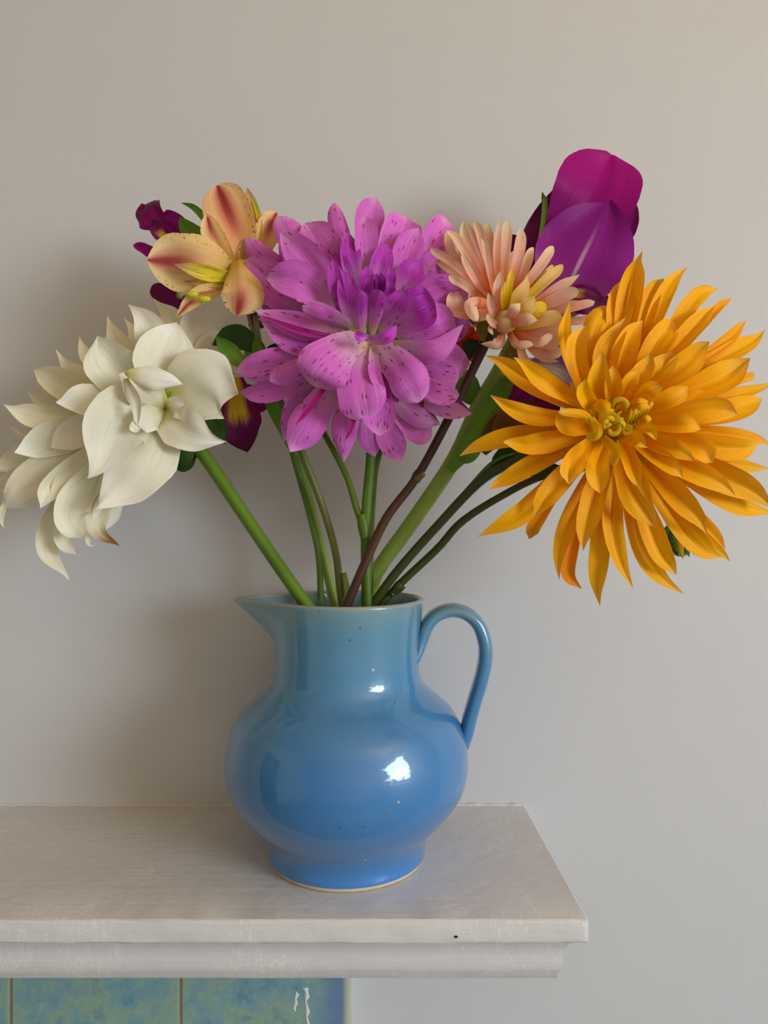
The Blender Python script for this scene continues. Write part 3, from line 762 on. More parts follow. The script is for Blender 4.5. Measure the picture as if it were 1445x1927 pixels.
rows(pink, 'pink', PD, LP, [
    # outermost ring, clockwise from upper left
    ((461, 449), (515, 500), (640, 590), 46, 'b', dict(shape='strap', cup=-0.5, tint=(.86, .78, .88))),
    ((519, 402), (566, 468), (655, 580), 58, 'b', dict(shape='strap', cup=-0.4)),
    ((572, 412), (612, 472), (675, 575), 74, 0, dict(shape='oval', cup=0.3)),
    ((629, 385), (640, 440), (672, 545), 38, 'b', dict(shape='strap', cup=-0.5, tint=(.92, .84, .92))),
    ((707, 371), (694, 428), (697, 550), 56, 'b', dict(shape='oval', cup=0.45)),
    ((687, 402), (690, 455), (692, 550), 44, 1, dict(shape='oval', cup=0.2)),
    ((769, 402), (750, 450), (712, 560), 76, 'b', dict(shape='oval', cup=0.4)),
    ((787, 432), (765, 480), (735, 565), 56, 0, dict(shape='oval', cup=0.3, tint=(.92, .84, .96))),
    ((843, 411), (815, 455), (735, 575), 56, 'b', dict(shape='strap', cup=0.4)),
    ((872, 500), (815, 515), (740, 580), 82, 'b', dict(shape='round', cup=0.2, tint=(.84, .72, .9))),
    ((872, 560), (820, 565), (745, 600), 90, 0, dict(shape='round', cup=0.2, tint=(.84, .7, .88))),
    ((886, 610), (840, 610), (760, 620), 70, 'b', dict(shape='round', cup=0.1, tint=(.88, .76, .9))),
    ((850, 600), (805, 612), (740, 620), 78, 1, dict(shape='round', cup=0.25, tint=(.86, .7, .9))),
    ((870, 613), (815, 662), (735, 650), 46, (1.6, 0.2, 0.4), dict(shape='lance', cup=-0.35)),
    ((884, 684), (825, 680), (745, 650), 84, 'b', dict(shape='oval', cup=0.15, ruffle=0.06)),
    ((868, 718), (820, 708), (745, 660), 66, 0, dict(shape='round', cup=0.1, ruffle=0.05)),
    ((862, 744), (815, 738), (750, 690), 38, 1, dict(shape='round', cup=0.15)),
    ((889, 779), (836, 762), (750, 715), 48, 0, dict(shape='lance', cup=0.15, mat='pink_stripe')),
    ((808, 824), (775, 800), (725, 740), 50, 'b', dict(shape='round', tint=(1.1, 1.1, 1.05))),
    ((830, 800), (784, 777), (728, 728), 52, 0, dict(shape='lance', cup=-0.2, mat='pink_stripe')),
    ((753, 864), (735, 826), (706, 745), 52, 'b', dict(shape='oval', cup=0.1, tint=(1.0, 0.98, 1.0))),
    ((705, 858), (694, 818), (686, 745), 44, 'b', dict(shape='oval', cup=-0.2)),
    ((645, 870), (648, 805), (664, 705), 52, 0, dict(shape='lance', cup=-0.5)),
    ((672, 815), (672, 780), (675, 720), 44, 'b', dict(shape='oval', tint=(1, .8, .95))),
    ((547, 847), (582, 795), (645, 690), 70, 0, dict(shape='oval', cup=-0.3)),
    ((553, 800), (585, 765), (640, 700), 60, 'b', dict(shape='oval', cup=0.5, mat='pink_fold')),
    ((556, 800), (586, 762), (622, 715), 13, (0.6, 0.6, 0.9), dict(shape='lance', mat='pink_fold', tint=(.72, .08, .4), wob=0.3)),  # dark strip standing in for shade along the petal's crease
    ((649, 830), (664, 795), (672, 745), 10, (0.8, 0.6, 0.9), dict(shape='lance', mat='pink_fold', tint=(.72, .08, .4), wob=0.3)),  # another dark strip painting crease shade
    ((533, 833), (562, 765), (625, 690), 54, 'b', dict(shape='lance', cup=0.2)),
    ((447, 737), (510, 735), (625, 680), 46, 'b', dict(shape='lance', cup=0.2, tint=(.9, .8, .92))),
    ((441, 702), (512, 685), (645, 650), 58, 0, dict(shape='oval', cup=-0.15)),
    ((508, 716), (556, 700), (640, 665), 44, 1, dict(shape='strap', cup=-0.6)),
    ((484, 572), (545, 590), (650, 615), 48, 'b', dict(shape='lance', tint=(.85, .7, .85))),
    ((482, 585), (560, 612), (655, 636), 50, (1.8, 0.8, 0.9), dict(shape='lance', cup=-0.2)),
    ((490, 600), (566, 642), (668, 644), 60, (2.0, 1.3, 1.4), dict(shape='lance', cup=0.35, mat='pink')),
    ((486, 592), (570, 624), (660, 640), 15, (1.6, 0.5, 0.7), dict(shape='lance', cup=0.4, mat='pink_fold', tint=(.7, .12, .5), wob=0.3)),  # dark strip for the shaded groove between two petal halves
    ((455, 486), (530, 545), (650, 605), 82, 0, dict(shape='oval', cup=0.2, tint=(.93, .86, .95))),
    ((526, 437), (552, 505), (640, 585), 50, 0, dict(shape='lance', cup=0.6, roll=40, tint=(.7, .4, .7))),  # tint darkened to paint the crease shadow on this side
    # middle rings
    ((526, 437), (588, 500), (655, 590), 66, 1, dict(shape='oval', cup=0.3)),
    ((497, 522), (572, 532), (655, 605), 70, (1.6, 0.0, 0.2), dict(shape='oval', cup=0.3)),
    ((568, 578), (612, 592), (664, 618), 38, 2, dict(shape='strap', cup=-0.4, roll=-25)),
    ((624, 478), (645, 505), (672, 560), 34, 1, dict(shape='oval', mat='pink_inner')),
    ((655, 441), (661, 490), (675, 570), 40, 1, dict(shape='oval', cup=0.2, mat='pink_inner')),
    ((626, 488), (634, 545), (655, 615), 30, 2, dict(shape='oval', cup=0.3, mat='pink_inner')),
    ((647, 507), (655, 560), (664, 622), 40, 2, dict(shape='oval', cup=0.35, mat='pink_inner')),
    ((729, 457), (716, 500), (702, 575), 42, 1, dict(shape='oval', cup=0.3, mat='pink_inner')),
    ((792, 494), (768, 522), (725, 590), 52, 1, dict(shape='oval', cup=0.4, mat='pink_inner')),
    ((818, 568), (780, 586), (722, 620), 78, 2, dict(shape='round', cup=0.55, mat='pink_inner', tint=(1.05, 1.1, 1.1))),
    ((765, 544), (741, 578), (712, 625), 42, 3, dict(shape='oval', cup=0.35, mat='pink_inner', tint=(1.1, 1.15, 1.1))),
    ((734, 499), (733, 530), (720, 590), 24, 2, dict(shape='lance', mat='pink_inner')),
    ((732, 527), (733, 550), (718, 600), 22, 3, dict(shape='lance', mat='pink_inner')),
    ((692, 500), (690, 530), (692, 590), 30, 2, dict(shape='oval', mat='pink_inner')),
    ((700, 519), (688, 548), (688, 605), 30, 3, dict(shape='oval', cup=0.4, mat='pink_inner')),
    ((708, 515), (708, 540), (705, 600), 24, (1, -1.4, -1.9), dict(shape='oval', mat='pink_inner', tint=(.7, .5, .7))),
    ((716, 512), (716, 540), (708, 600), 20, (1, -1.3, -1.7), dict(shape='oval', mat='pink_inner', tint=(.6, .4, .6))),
    # central incurved petals
    ((678, 546), (676, 582), (684, 632), 32, 4, dict(shape='round', cup=-0.5, mat='pink_inner', tint=(1.1, 1.2, 1.1))),
    ((714, 543), (708, 580), (700, 632), 30, 4, dict(shape='round', cup=-0.5, mat='pink_inner', tint=(1.1, 1.2, 1.1))),
    # reflexed lower front petals
    ((690, 795), (678, 722), (688, 648), 92, (1.2, -0.8, -0.2), dict(shape='round', cup=-0.15)),
    ((717, 816), (712, 770), (698, 680), 66, (1.4, 0.0, 0.6), dict(shape='oval', cup=0.2)),
    ((585, 730), (618, 684), (684, 632), 100, (1.0, -1.4, -0.8), dict(shape='round', cup=-0.2)),
    ((788, 758), (760, 702), (706, 642), 76, (1.0, -1.2, -0.6), dict(shape='round', cup=-0.25)),
    ((748, 758), (726, 712), (702, 648), 46, (1.2, -0.2, 0.0), dict(shape='oval', cup=0.6, tint=(.8, .35, .7))),  # shaded inside of the folded petal, darkened by its tint
    ((727, 748), (706, 704), (702, 648), 24, (1.2, -0.8, -0.4), dict(shape='lance', cup=0.3)),
    ((749, 614), (722, 636), (688, 640), 28, (-0.6, -2.0, -2.0), dict(shape='oval', cup=0.3, roll=20, mat='pink_inner', tint=(1.15, 1.3, 1.15))),
    ((667, 626), (680, 634), (702, 638), 20, (-0.6, -1.8, -2.0), dict(shape='oval', cup=0.3, roll=-20, mat='pink_inner', tint=(1.15, 1.3, 1.15))),
])
for a in range(0, 360, 20):                       # the hidden ring of petals behind the flower
    r = math.radians(a + 7)
    petal(pink, 'pink', [(695 + 20 * math.cos(r), 612 + 20 * math.sin(r), PD + 0.026), (695 + 65 * math.cos(r), 608 + 62 * math.sin(r), PD + 0.032), (694 + 125 * math.cos(r), 606 + 118 * math.sin(r), PD + 0.040)], 60, 'oval', cup=0.1, tint=(.9, .8, .92))

# ================================================================== orange dahlia
PRND.seed(22)
b0 = into_jug((706, 1131, 0.560), (752, 1070, 0.556))
orange = thing('dahlia', 'orange-yellow cactus dahlia with long pointed petals, on a dark green stem', 'flower', b0)
stem(orange, MS['dark'], [(b0, 0.007), (706, 1131, 0.560, 17), (752, 1070, 0.556, 17), (825, 988, 0.545, 17), (905, 905, 0.528, 18), (975, 865, 0.515, 20), (1080, 815, 0.502, 24), (1150, 792, 0.492, 30)])
stem(orange, MS['green'], [(842, 966, 0.541, 7), (885, 915, 0.533, 8), (932, 868, 0.524, 9), (985, 850, 0.518, 8)], 'leaf_stalk')
petal(orange, 'leaf_dark', [(925, 880, 0.524), (955, 862, 0.520), (1010, 842, 0.516)], 46, 'leaf', cup=0.3, name='leaf')
petal(orange, 'leaf_dark', [(990, 880, 0.522), (1020, 885, 0.518), (1060, 880, 0.516)], 40, 'leaf', cup=0.3, name='leaf')
blob(orange, MS['green'], 1158, 792, 0.492, 34, 34, 0.012, 'calyx')
OD = 0.468
LO = {0: (2.2, 1.8, 3.2), 1: (1.9, 1.0, 1.6), 2: (1.6, 0.0, 0.1), 3: (1.3, -0.9, -1.2), 4: (1.0, -1.6, -2.3), 5: (0.8, -2.0, -3.0)}
C_ = (1162, 795)
rows(orange, 'orange', OD, LO, [
    # left side
    ((918, 661), (1000, 718), (1110, 775), 48, 1, dict(cup=0.3, crease=0.15)),
    ((971, 668), (1022, 716), (1105, 765), 42, 2, dict(cup=0.25, crease=0.15)),
    ((922, 745), (992, 780), (1100, 790), 40, 2, dict(cup=0.35, crease=0.1)),
    ((862, 851), (950, 824), (1090, 800), 42, 1, dict(cup=0.2, crease=0.1)),
    ((946, 830), (1010, 836), (1110, 812), 46, 2, dict(cup=0.25, crease=0.1)),
    ((919, 918), (984, 884), (1100, 825), 42, 1, dict(cup=0.25, crease=0.1)),
    ((898, 1009), (985, 962), (1100, 850), 46, 1, dict(cup=0.25, crease=0.1)),
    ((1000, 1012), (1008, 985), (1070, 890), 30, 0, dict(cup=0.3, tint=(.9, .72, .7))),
    ((1006, 974), (1040, 920), (1125, 835), 50, 2, dict(cup=0.25, crease=0.1)),
    ((1066, 910), (1082, 868), (1135, 815), 48, 3, dict(shape='oval', cup=0.3, crease=0.1)),
    # lower petals
    ((1040, 1089), (1070, 985), (1130, 860), 40, 1, dict(cup=0.3, crease=0.1)),
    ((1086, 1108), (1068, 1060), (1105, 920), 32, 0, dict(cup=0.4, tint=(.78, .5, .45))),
    ((1093, 1035), (1112, 955), (1145, 850), 52, 2, dict(cup=0.25, crease=0.15)),
    ((1136, 927), (1124, 880), (1145, 820), 48, 3, dict(shape='oval', cup=0.2, crease=0.1)),
    ((1123, 1137), (1128, 1040), (1148, 870), 44, 0, dict(cup=0.25, crease=0.1)),
    ((1183, 1105), (1154, 1000), (1154, 860), 44, 1, dict(cup=0.25, crease=0.1)),
    ((1233, 990), (1190, 925), (1160, 835), 58, 2, dict(shape='oval', cup=0.25, crease=0.1)),
    ((1271, 1120), (1210, 1035), (1168, 870), 46, 0, dict(cup=0.3, crease=0.1)),
    ((1276, 1087), (1235, 1020), (1178, 860), 48, 1, dict(cup=0.25, crease=0.1)),
    ((1231, 957), (1202, 890), (1168, 820), 30, 3, dict(cup=0.4, rolltip=30)),
    ((1203, 920), (1190, 880), (1165, 815), 34, 3, dict(cup=0.3)),
    ((1378, 1057), (1325, 1012), (1220, 900), 26, 0, dict(cup=0.2)),
    ((1357, 1059), (1293, 1004), (1200, 870), 50, 1, dict(cup=0.3, crease=0.15)),
    ((1337, 1002), (1280, 938), (1195, 850), 50, 2, dict(cup=0.3, crease=0.1)),
    ((1364, 1030), (1330, 995), (1240, 900), 34, 0, dict(cup=0.2, tint=(1, .92, 1.1))),
    # right side
    ((1456, 944), (1362, 898), (1210, 838), 66, 1, dict(cup=0.3, crease=0.15)),
    ((1452, 965), (1374, 945), (1230, 860), 40, 0, dict(cup=0.2)),
    ((1389, 926), (1308, 887), (1205, 830), 50, 2, dict(cup=0.3, crease=0.1)),
    ((1289, 897), (1250, 868), (1178, 815), 38, 3, dict(cup=0.4)),
    ((1452, 884), (1355, 870), (1220, 830), 36, 0, dict(cup=0.2)),
    ((1438, 840), (1362, 843), (1210, 812), 52, 1, dict(cup=0.3, crease=0.1)),
    ((1456, 832), (1376, 820), (1230, 802), 34, 0, dict(cup=0.2, tint=(1, .9, 1.2))),
    ((1340, 868), (1306, 840), (1195, 808), 52, 2, dict(shape='oval', cup=0.35)),
    ((1308, 865), (1262, 842), (1190, 815), 40, 3, dict(cup=0.3)),
    ((1390, 770), (1318, 773), (1200, 792), 54, 2, dict(shape='oval', cup=0.3, crease=0.1)),
    ((1438, 744), (1376, 772), (1230, 795), 50, 1, dict(cup=0.3)),
    ((1456, 722), (1376, 745), (1230, 780), 30, 0, dict(cup=0.2)),
    ((1422, 708), (1388, 715), (1260, 760), 20, 0, dict(shape='strap', cup=0.2, tint=(1, .9, 1.3))),
    ((1402, 682), (1346, 717), (1215, 765), 62, 1, dict(shape='oval', cup=0.3, crease=0.1)),
    ((1438, 630), (1374, 664), (1220, 745), 44, 0, dict(cup=0.25, crease=0.1)),
    ((1403, 602), (1362, 645), (1240, 740), 28, 0, dict(cup=0.3, tint=(1, .9, 1.1))),
    ((1328, 647), (1284, 689), (1195, 762), 56, 2, dict(shape='oval', cup=0.3, crease=0.1)),
    # upper petals
    ((1375, 563), (1340, 590), (1230, 720), 20, 0, dict(cup=0.2, tint=(1, .85, 1.1))),
    ((1346, 569), (1301, 621), (1200, 735), 40, 1, dict(cup=0.3, crease=0.1)),
    ((1349, 537), (1300, 572), (1210, 710), 38, 0, dict(cup=0.25)),
    ((1275, 601), (1238, 644), (1180, 750), 52, 1, dict(shape='oval', cup=0.3, crease=0.1)),
    ((1287, 502), (1247, 562), (1190, 720), 36, 0, dict(cup=0.3)),
    ((1248, 522), (1219, 570), (1175, 720), 42, 0, dict(cup=0.3, crease=0.1)),
    ((1201, 483), (1187, 545), (1160, 700), 48, 0, dict(cup=0.35, crease=0.15)),
    ((1207, 493), (1196, 550), (1170, 690), 30, 0, dict(cup=0.35)),
    ((1178, 529), (1168, 580), (1150, 710), 54, 0, dict(shape='oval', cup=0.3)),
    ((1168, 575), (1125, 612), (1108, 720), 58, 0, dict(cup=-0.3)),
    ((1205, 600), (1176, 655), (1155, 750), 52, 1, dict(cup=0.3, crease=0.1)),
    ((1178, 600), (1145, 660), (1130, 740), 56, 1, dict(cup=0.3)),
    ((1069, 572), (1064, 648), (1112, 765), 34, 1, dict(cup=0.5, rolltip=30)),
    ((1091, 610), (1086, 682), (1118, 770), 44, 2, dict(shape='strap', cup=0.3, crease=0.15)),
    ((1137, 664), (1128, 718), (1145, 780), 48, 3, dict(shape='lance', cup=0.3, tint=(1, 1.05, 1))),
    ((1152, 688), (1153, 730), (1155, 780), 36, 3, dict(shape='oval', cup=0.3)),
    ((1231, 674), (1200, 712), (1165, 775), 42, 2, dict(shape='oval', cup=0.3)),
    ((1199, 694), (1182, 724), (1162, 778), 32, 3, dict(shape='oval', cup=0.3)),
    ((1269, 664), (1236, 703), (1180, 770), 48, 2, dict(shape='oval', cup=0.3)),
    ((1245, 722), (1217, 740), (1178, 780), 36, 3, dict(shape='oval', cup=0.3)),
    ((1302, 733), (1255, 752), (1190, 785), 40, 2, dict(shape='oval', cup=0.3)),
    ((1340, 743), (1290, 758), (1200, 788), 42, 1, dict(shape='oval', cup=0.3)),
    ((1322, 804), (1272, 797), (1195, 798), 40, 3, dict(shape='oval', cup=0.3)),
    # inner curled petals
    ((1100, 711), (1100, 742), (1128, 790), 36, 4, dict(shape='lance', cup=0.3, tint=(1, 1.12, .8))),
    ((1146, 808), (1134, 770), (1112, 766), 38, (-0.4, -1.8, -2.6), dict(shape='strap', cup=-0.5, tint=(1, 1.15, .8))),
    ((1047, 778), (1074, 800), (1130, 806), 44, 3, dict(shape='oval', cup=0.5, roll=15)),
    ((1050, 775), (1095, 778), (1118, 800), 20, (-2.2, -2.0, -2.2), dict(shape='strap', cup=-0.4, roll=30, tint=(1, 1.05, 1))),
    ((1106, 830), (1122, 812), (1112, 786), 26, (-2.2, -2.4, -1.8), dict(shape='strap', cup=-0.5, tint=(1, 1.15, .8))),
    ((1154, 878), (1158, 848), (1134, 822), 26, (-1.6, -2.4, -2.0), dict(shape='strap', cup=0.4, roll=20, tint=(1, 1.15, .8))),
    ((1216, 836), (1192, 824), (1162, 822), 34, 4, dict(shape='oval', cup=0.3)),
    ((1234, 826), (1220, 806), (1190, 812), 26, 4, dict(shape='oval', cup=0.4, tint=(1, 1.15, .8))),
    ((1175, 755), (1168, 770), (1155, 800), 22, 4, dict(shape='oval', cup=0.5, tint=(1, 1.1, .8))),
    ((1228, 758), (1205, 752), (1180, 772), 24, 4, dict(shape='oval', cup=0.5)),
], wf=0.9)
def curl(parent, mat, cx, cy, d, r, a0, a1, wpx, tint=None, name='curled_floret'):
    """small petal rolled into a hook"""
    n = 5; pts = []
    for i in range(n):
        t = i / (n - 1); a = math.radians(a0 + (a1 - a0) * t); rr = r * (1 - 0.35 * t)
        pts.append((cx + rr * math.cos(a), cy - rr * math.sin(a), d - 0.004 * math.sin(t * math.pi)))
    petal(parent, mat, pts, wpx, 'strap', cup=-0.5, roll=35, tint=tint, name=name, nv=13, nu=6)
for (cx, cy, r, a0, a1, wp, dd) in [(1150, 790, 13, 200, -60, 12, -3.0), (1154, 806, 12, 90, -170, 11, -3.2), (1168, 766, 16, 190, -20, 12, -2.8), (1165, 800, 12, -60, 150, 11, -3.1),
                                    (1178, 808, 9, 150, -160, 11, -2.9), (1143, 800, 11, 20, 240, 10, -2.9), (1170, 783, 10, 90, 300, 9, -2.8)]:
    curl(orange, 'yellow_floret', cx, cy, OD + dd * 0.01, r, a0, a1, wp)
for i in range(6):                                   # row of incurved tubular florets
    x0, y0 = 1176 + i * 7, 806 - i * 3
    petal(orange, 'yellow_floret', [(x0, y0, OD - 0.012), (x0 + 6, y0 - 18, OD - 0.024), (x0 + 14, y0 - 32, OD - 0.026), (x0 + 20 - i, y0 - 34, OD - 0.018)], 9, 'strap', cup=-0.9, name='incurved_floret', tint=(1, .9, .6))
for (bx, by, tx, ty) in [(1180, 775, 1226, 768), (1178, 768, 1222, 756), (1200, 800, 1228, 790)]:
    petal(orange, 'orange', [(bx, by, OD - 0.014), ((bx + tx) / 2, (by + ty) / 2 - 5, OD - 0.027), (tx, ty, OD - 0.024)], 15, 'strap', cup=-0.7, name='incurved_floret')
blob(orange, MP['yellow_floret'], 1160, 796, OD + 0.003, 30, 27, 0.021, 'floret_disc')
for a in range(0, 360, 18):
    r = math.radians(a + 5)
    petal(orange, 'orange', [(C_[0] + 20 * math.cos(r), C_[1] + 20 * math.sin(r), OD + 0.025), (1166 + 70 * math.cos(r), 797 + 66 * math.sin(r), OD + 0.028), (1170 + 132 * math.cos(r), 799 + 126 * math.sin(r), OD + 0.036)], 44, 'lance', cup=0.2, tint=(.95, .88, .9))

# ================================================================== white dahlia
PRND.seed(23)
b0 = into_jug((572, 1132, 0.545), (520, 1058, 0.550))
white = thing('dahlia', 'creamy white dahlia with broad drooping petals, turned away on a thick green stem', 'flower', b0)
stem(white, MS['green'], [(b0, 0.010), (572, 1132, 0.545, 25), (520, 1058, 0.550, 25), (450, 955, 0.556, 25), (375, 845, 0.560, 26), (320, 785, 0.560, 30)])
blob(white, MS['green'], 318, 782, 0.560, 24, 24, 0.012, 'calyx')
petal(white, 'leaf_dark', [(362, 838, 0.556), (345, 858, 0.552), (322, 872, 0.556)], 36, 'leaf', cup=0.3, name='sepal')
petal(white, 'leaf_dark', [(372, 830, 0.560), (350, 872, 0.562), (328, 882, 0.566)], 28, 'leaf', cup=0.3, name='sepal')
petal(white, 'leaf_dark', [(385, 785, 0.566), (410, 805, 0.566), (422, 834, 0.564)], 36, 'leaf', cup=0.2, name='sepal')
petal(white, 'leaf_light', [(318, 765, 0.553), (330, 742, 0.548), (352, 715, 0.546)], 18, 'leaf', cup=0.3, name='sepal')
WD = 0.548
LW = {'F': (0.2, -2.6, -3.4), 'M': (0.6, -1.2, -1.6), 'E': (0.8, 0.4, 0.2), 'B': (1.2, 2.0, 2.6), 'N': (1.6, 3.4, 4.2)}
rows(white, 'white', WD, LW, [
    # far, upper fringe
    ((293, 566), (325, 605), (345, 690), 48, 'B', dict(shape='spike', tint=(.98, .96, .86))),
    ((300, 583), (325, 620), (340, 700), 40, 'N', dict(shape='spike', ruffle=0.1, tint=(.98, .95, .84))),
    ((430, 566), (378, 648), (330, 745), 120, 'B', dict(shape='fan', cup=0.2)),
    ((455, 640), (410, 670), (345, 740), 90, 'B', dict(shape='oval', cup=0.1)),
    ((238, 601), (262, 640), (290, 710), 40, 'N', dict(shape='spike', tint=(.96, .93, .78))),
    ((241, 567), (282, 622), (302, 730), 62, 'E', dict(shape='spike', cup=0.35)),
    ((199, 595), (228, 655), (285, 740), 50, 'B', dict(shape='spike', cup=0.3, tint=(.97, .94, .80))),
    ((145, 634), (172, 680), (250, 760), 36, 'N', dict(shape='spike', tint=(.95, .91, .74))),
    ((107, 667), (152, 712), (260, 775), 48, 'B', dict(shape='spike', cup=0.3, tint=(.95, .91, .74))),
    ((62, 691), (118, 724), (240, 785), 58, 'B', dict(shape='lance', cup=0.4, tint=(.97, .94, .82))),
    ((66, 698), (105, 738), (200, 790), 34, 'N', dict(shape='lance', tint=(.94, .90, .74))),
    ((50, 740), (92, 762), (200, 795), 38, 'N', dict(shape='spike', tint=(.93, .88, .72))),
    ((4, 762), (68, 784), (220, 795), 48, 'E', dict(shape='spike', cup=0.4, tint=(.98, .96, .88))),
    ((16, 801), (60, 818), (180, 815), 30, 'N', dict(shape='spike', tint=(.9, .86, .76))),
    ((-14, 880), (62, 858), (230, 810), 60, 'B', dict(shape='lance', cup=0.2, tint=(.93, .91, .84))),
    ((-18, 925), (45, 900), (200, 830), 50, 'B', dict(shape='lance', cup=0.2, tint=(.93, .91, .84))),
    ((35, 854), (96, 828), (240, 790), 66, 'E', dict(shape='lance', cup=0.35, ruffle=0.04)),
    ((100, 846), (145, 815), (260, 785), 62, (0.8, 0.0, -0.2), dict(shape='lance', cup=0.3)),
    ((1, 959), (70, 905), (240, 815), 84, (0.8, 0.6, 0.6), dict(shape='lance', cup=-0.2, crease=0.1, tint=(.98, .96, .9))),
    ((8, 995), (2, 972), (12, 940), 14, (1.0, 1.0, 1.2), dict(shape='spike')),
    ((76, 957), (112, 905), (250, 800), 46, (0.6, -0.6, -1.0), dict(shape='lance', cup=0.6, tint=(1.0, .98, .9))),
    ((110, 965), (150, 905), (265, 810), 80, 'E', dict(shape='oval', cup=0.2, tint=(.93, .9, .82))),
    # drooping lower petals
    ((131, 1088), (92, 1020), (175, 850), 50, (0.8, 0.8, 0.4), dict(shape='spike', cup=0.4, tint=(.96, .94, .86))),
    ((166, 1014), (138, 955), (225, 830), 66, (0.6, -0.6, -1.0), dict(shape='oval', cup=0.3, ruffle=0.08)),
    ((148, 1046), (120, 1000), (180, 870), 42, (0.8, 0.2, -0.2), dict(shape='lance', cup=0.5, ruffle=0.06)),
    ((184, 1021), (170, 1024), (160, 1005), 10, (-0.8, -0.9, -1.0), dict(shape='spike')),
    ((197, 1000), (205, 950), (260, 830), 50, (0.8, 0.4, 0.6), dict(shape='oval', cup=0.3)),
    ((227, 1028), (182, 985), (215, 850), 40, (0.6, 0.0, -0.2), dict(shape='spike', cup=0.6, ruffle=0.08, mat='white_dry')),
    # middle
    ((107, 763), (170, 752), (285, 775), 64, (0.4, -1.0, -1.4), dict(shape='point', cup=0.2, ruffle=0.04)),
    ((175, 633), (212, 690), (300, 762), 96, (0.4, -0.8, -0.8), dict(shape='point', cup=0.3, crease=0.22, hook=-0.06)),
    ((345, 606), (316, 668), (318, 752), 118, (0.4, -0.6, -0.4), dict(shape='point', cup=0.25, crease=0.12, hook=0.08)),
    ((448, 722), (392, 722), (320, 762), 142, (0.2, -1.0, -0.6), dict(shape='point', cup=-0.12, ruffle=0.07, crease=0.08, wob=1.6)),
    # nearest
    ((190, 905), (222, 795), (308, 775), 122, (0.2, -2.4, -2.4), dict(shape='point', cup=0.35, ruffle=0.05, hook=-0.15, wob=1.4)),
    ((190, 958), (262, 872), (310, 782), 128, (0.2, -2.0, -2.2), dict(shape='point', cup=-0.15, ruffle=0.10, wob=1.5)),
    ((230, 697), (268, 728), (310, 768), 78, (0.0, -2.6, -3.6), dict(shape='point', cup=-0.35, wob=1.5)),
    ((345, 722), (290, 712), (236, 706), 44, (-3.3, -3.2, -2.2), dict(shape='lance', cup=-0.3)),
    ((262, 803), (255, 752), (238, 712), 26, (-3.6, -3.6, -3.4), dict(shape='lance', cup=0.4, roll=35, tint=(.93, .91, .93))),
    ((268, 812), (282, 786), (310, 770), 54, (0.0, -2.2, -3.0), dict(shape='oval', cup=-0.2)),
    ((415, 840), (345, 806), (308, 776), 84, (0.0, -2.0, -2.2), dict(shape='point', cup=0.25, ruffle=0.14, wob=1.6)),
    ((370, 797), (336, 766), (310, 768), 40, (0.0, -1.4, -1.4), dict(shape='oval', cup=0.3)),
    ((253, 814), (257, 800), (276, 780), 22, (-2.0, -2.8, -3.0), dict(shape='round', cup=0.2)),
])
for i in range(12):                                  # far half of the flower head, turned to the wall
    t = i / 11; y = 640 + 330 * t; x = 200 - 130 * math.sin(t * math.pi) + 20 * math.sin(i * 2.3)
    petal(white, 'white', [(300, 785, WD + 0.014), ((x + 300) / 2, (y + 785) / 2, WD + 0.045), (x, y, WD + 0.062)], 70, 'lance', cup=-0.2, tint=(.97, .95, .86))

# ================================================================== peach dahlia
PRND.seed(24)
b0 = into_jug((655, 1134, 0.540), (689, 1056, 0.540))
peach = thing('dahlia', 'small peach dahlia with narrow spidery petals and a yellow centre', 'flower', b0)
stem(peach, MS['brown'], [(b0, 0.006), (655, 1134, 0.540, 17), (689, 1056, 0.540, 17), (728, 974, 0.540, 17), (786, 896, 0.540, 16), (846, 785, 0.540, 17), (888, 700, 0.538, 17), (920, 635, 0.530, 20), (938, 612, 0.524, 22)])
twig = stem(peach, MS['olive'], [(782, 902, 0.539, 12), (790, 898, 0.536, 11), (796, 893, 0.534, 10)], 'cut_twig', nseg=8)
stem(twig, MS['cut'], [(795.5, 893.5, 0.5338, 9.5), (797.5, 892, 0.5334, 9)], 'cut_end', nseg=4)
stem(peach, MS['brown'], [(781, 905, 0.540, 18), (786, 896, 0.540, 21), (791, 887, 0.540, 17)], 'stem_node', nseg=8)
blob(peach, MS['olive'], 932, 618, 0.527, 15, 18, 0.009, 'calyx')
for pts, wd, m in [([(915, 600, 0.528), (908, 620, 0.526), (912, 645, 0.524)], 26, 'leaf_olive'), ([(960, 640, 0.528), (962, 665, 0.528), (958, 690, 0.53)], 40, 'leaf_olive'),
                   ([(905, 655, 0.540), (885, 655, 0.542), (868, 690, 0.546)], 34, 'leaf_dark'), ([(885, 590, 0.54), (895, 604, 0.54), (915, 606, 0.535)], 16, 'leaf_dark')]:
    petal(peach, m, pts, wd, 'leaf', cup=0.3, name='bract')
PE = 0.512
LE = {0: (1.6, 1.6, 2.4), 1: (1.4, 0.8, 1.2), 2: (1.2, 0.0, 0.0), 3: (0.9, -0.8, -1.0), 4: (0.6, -1.2, -1.6)}
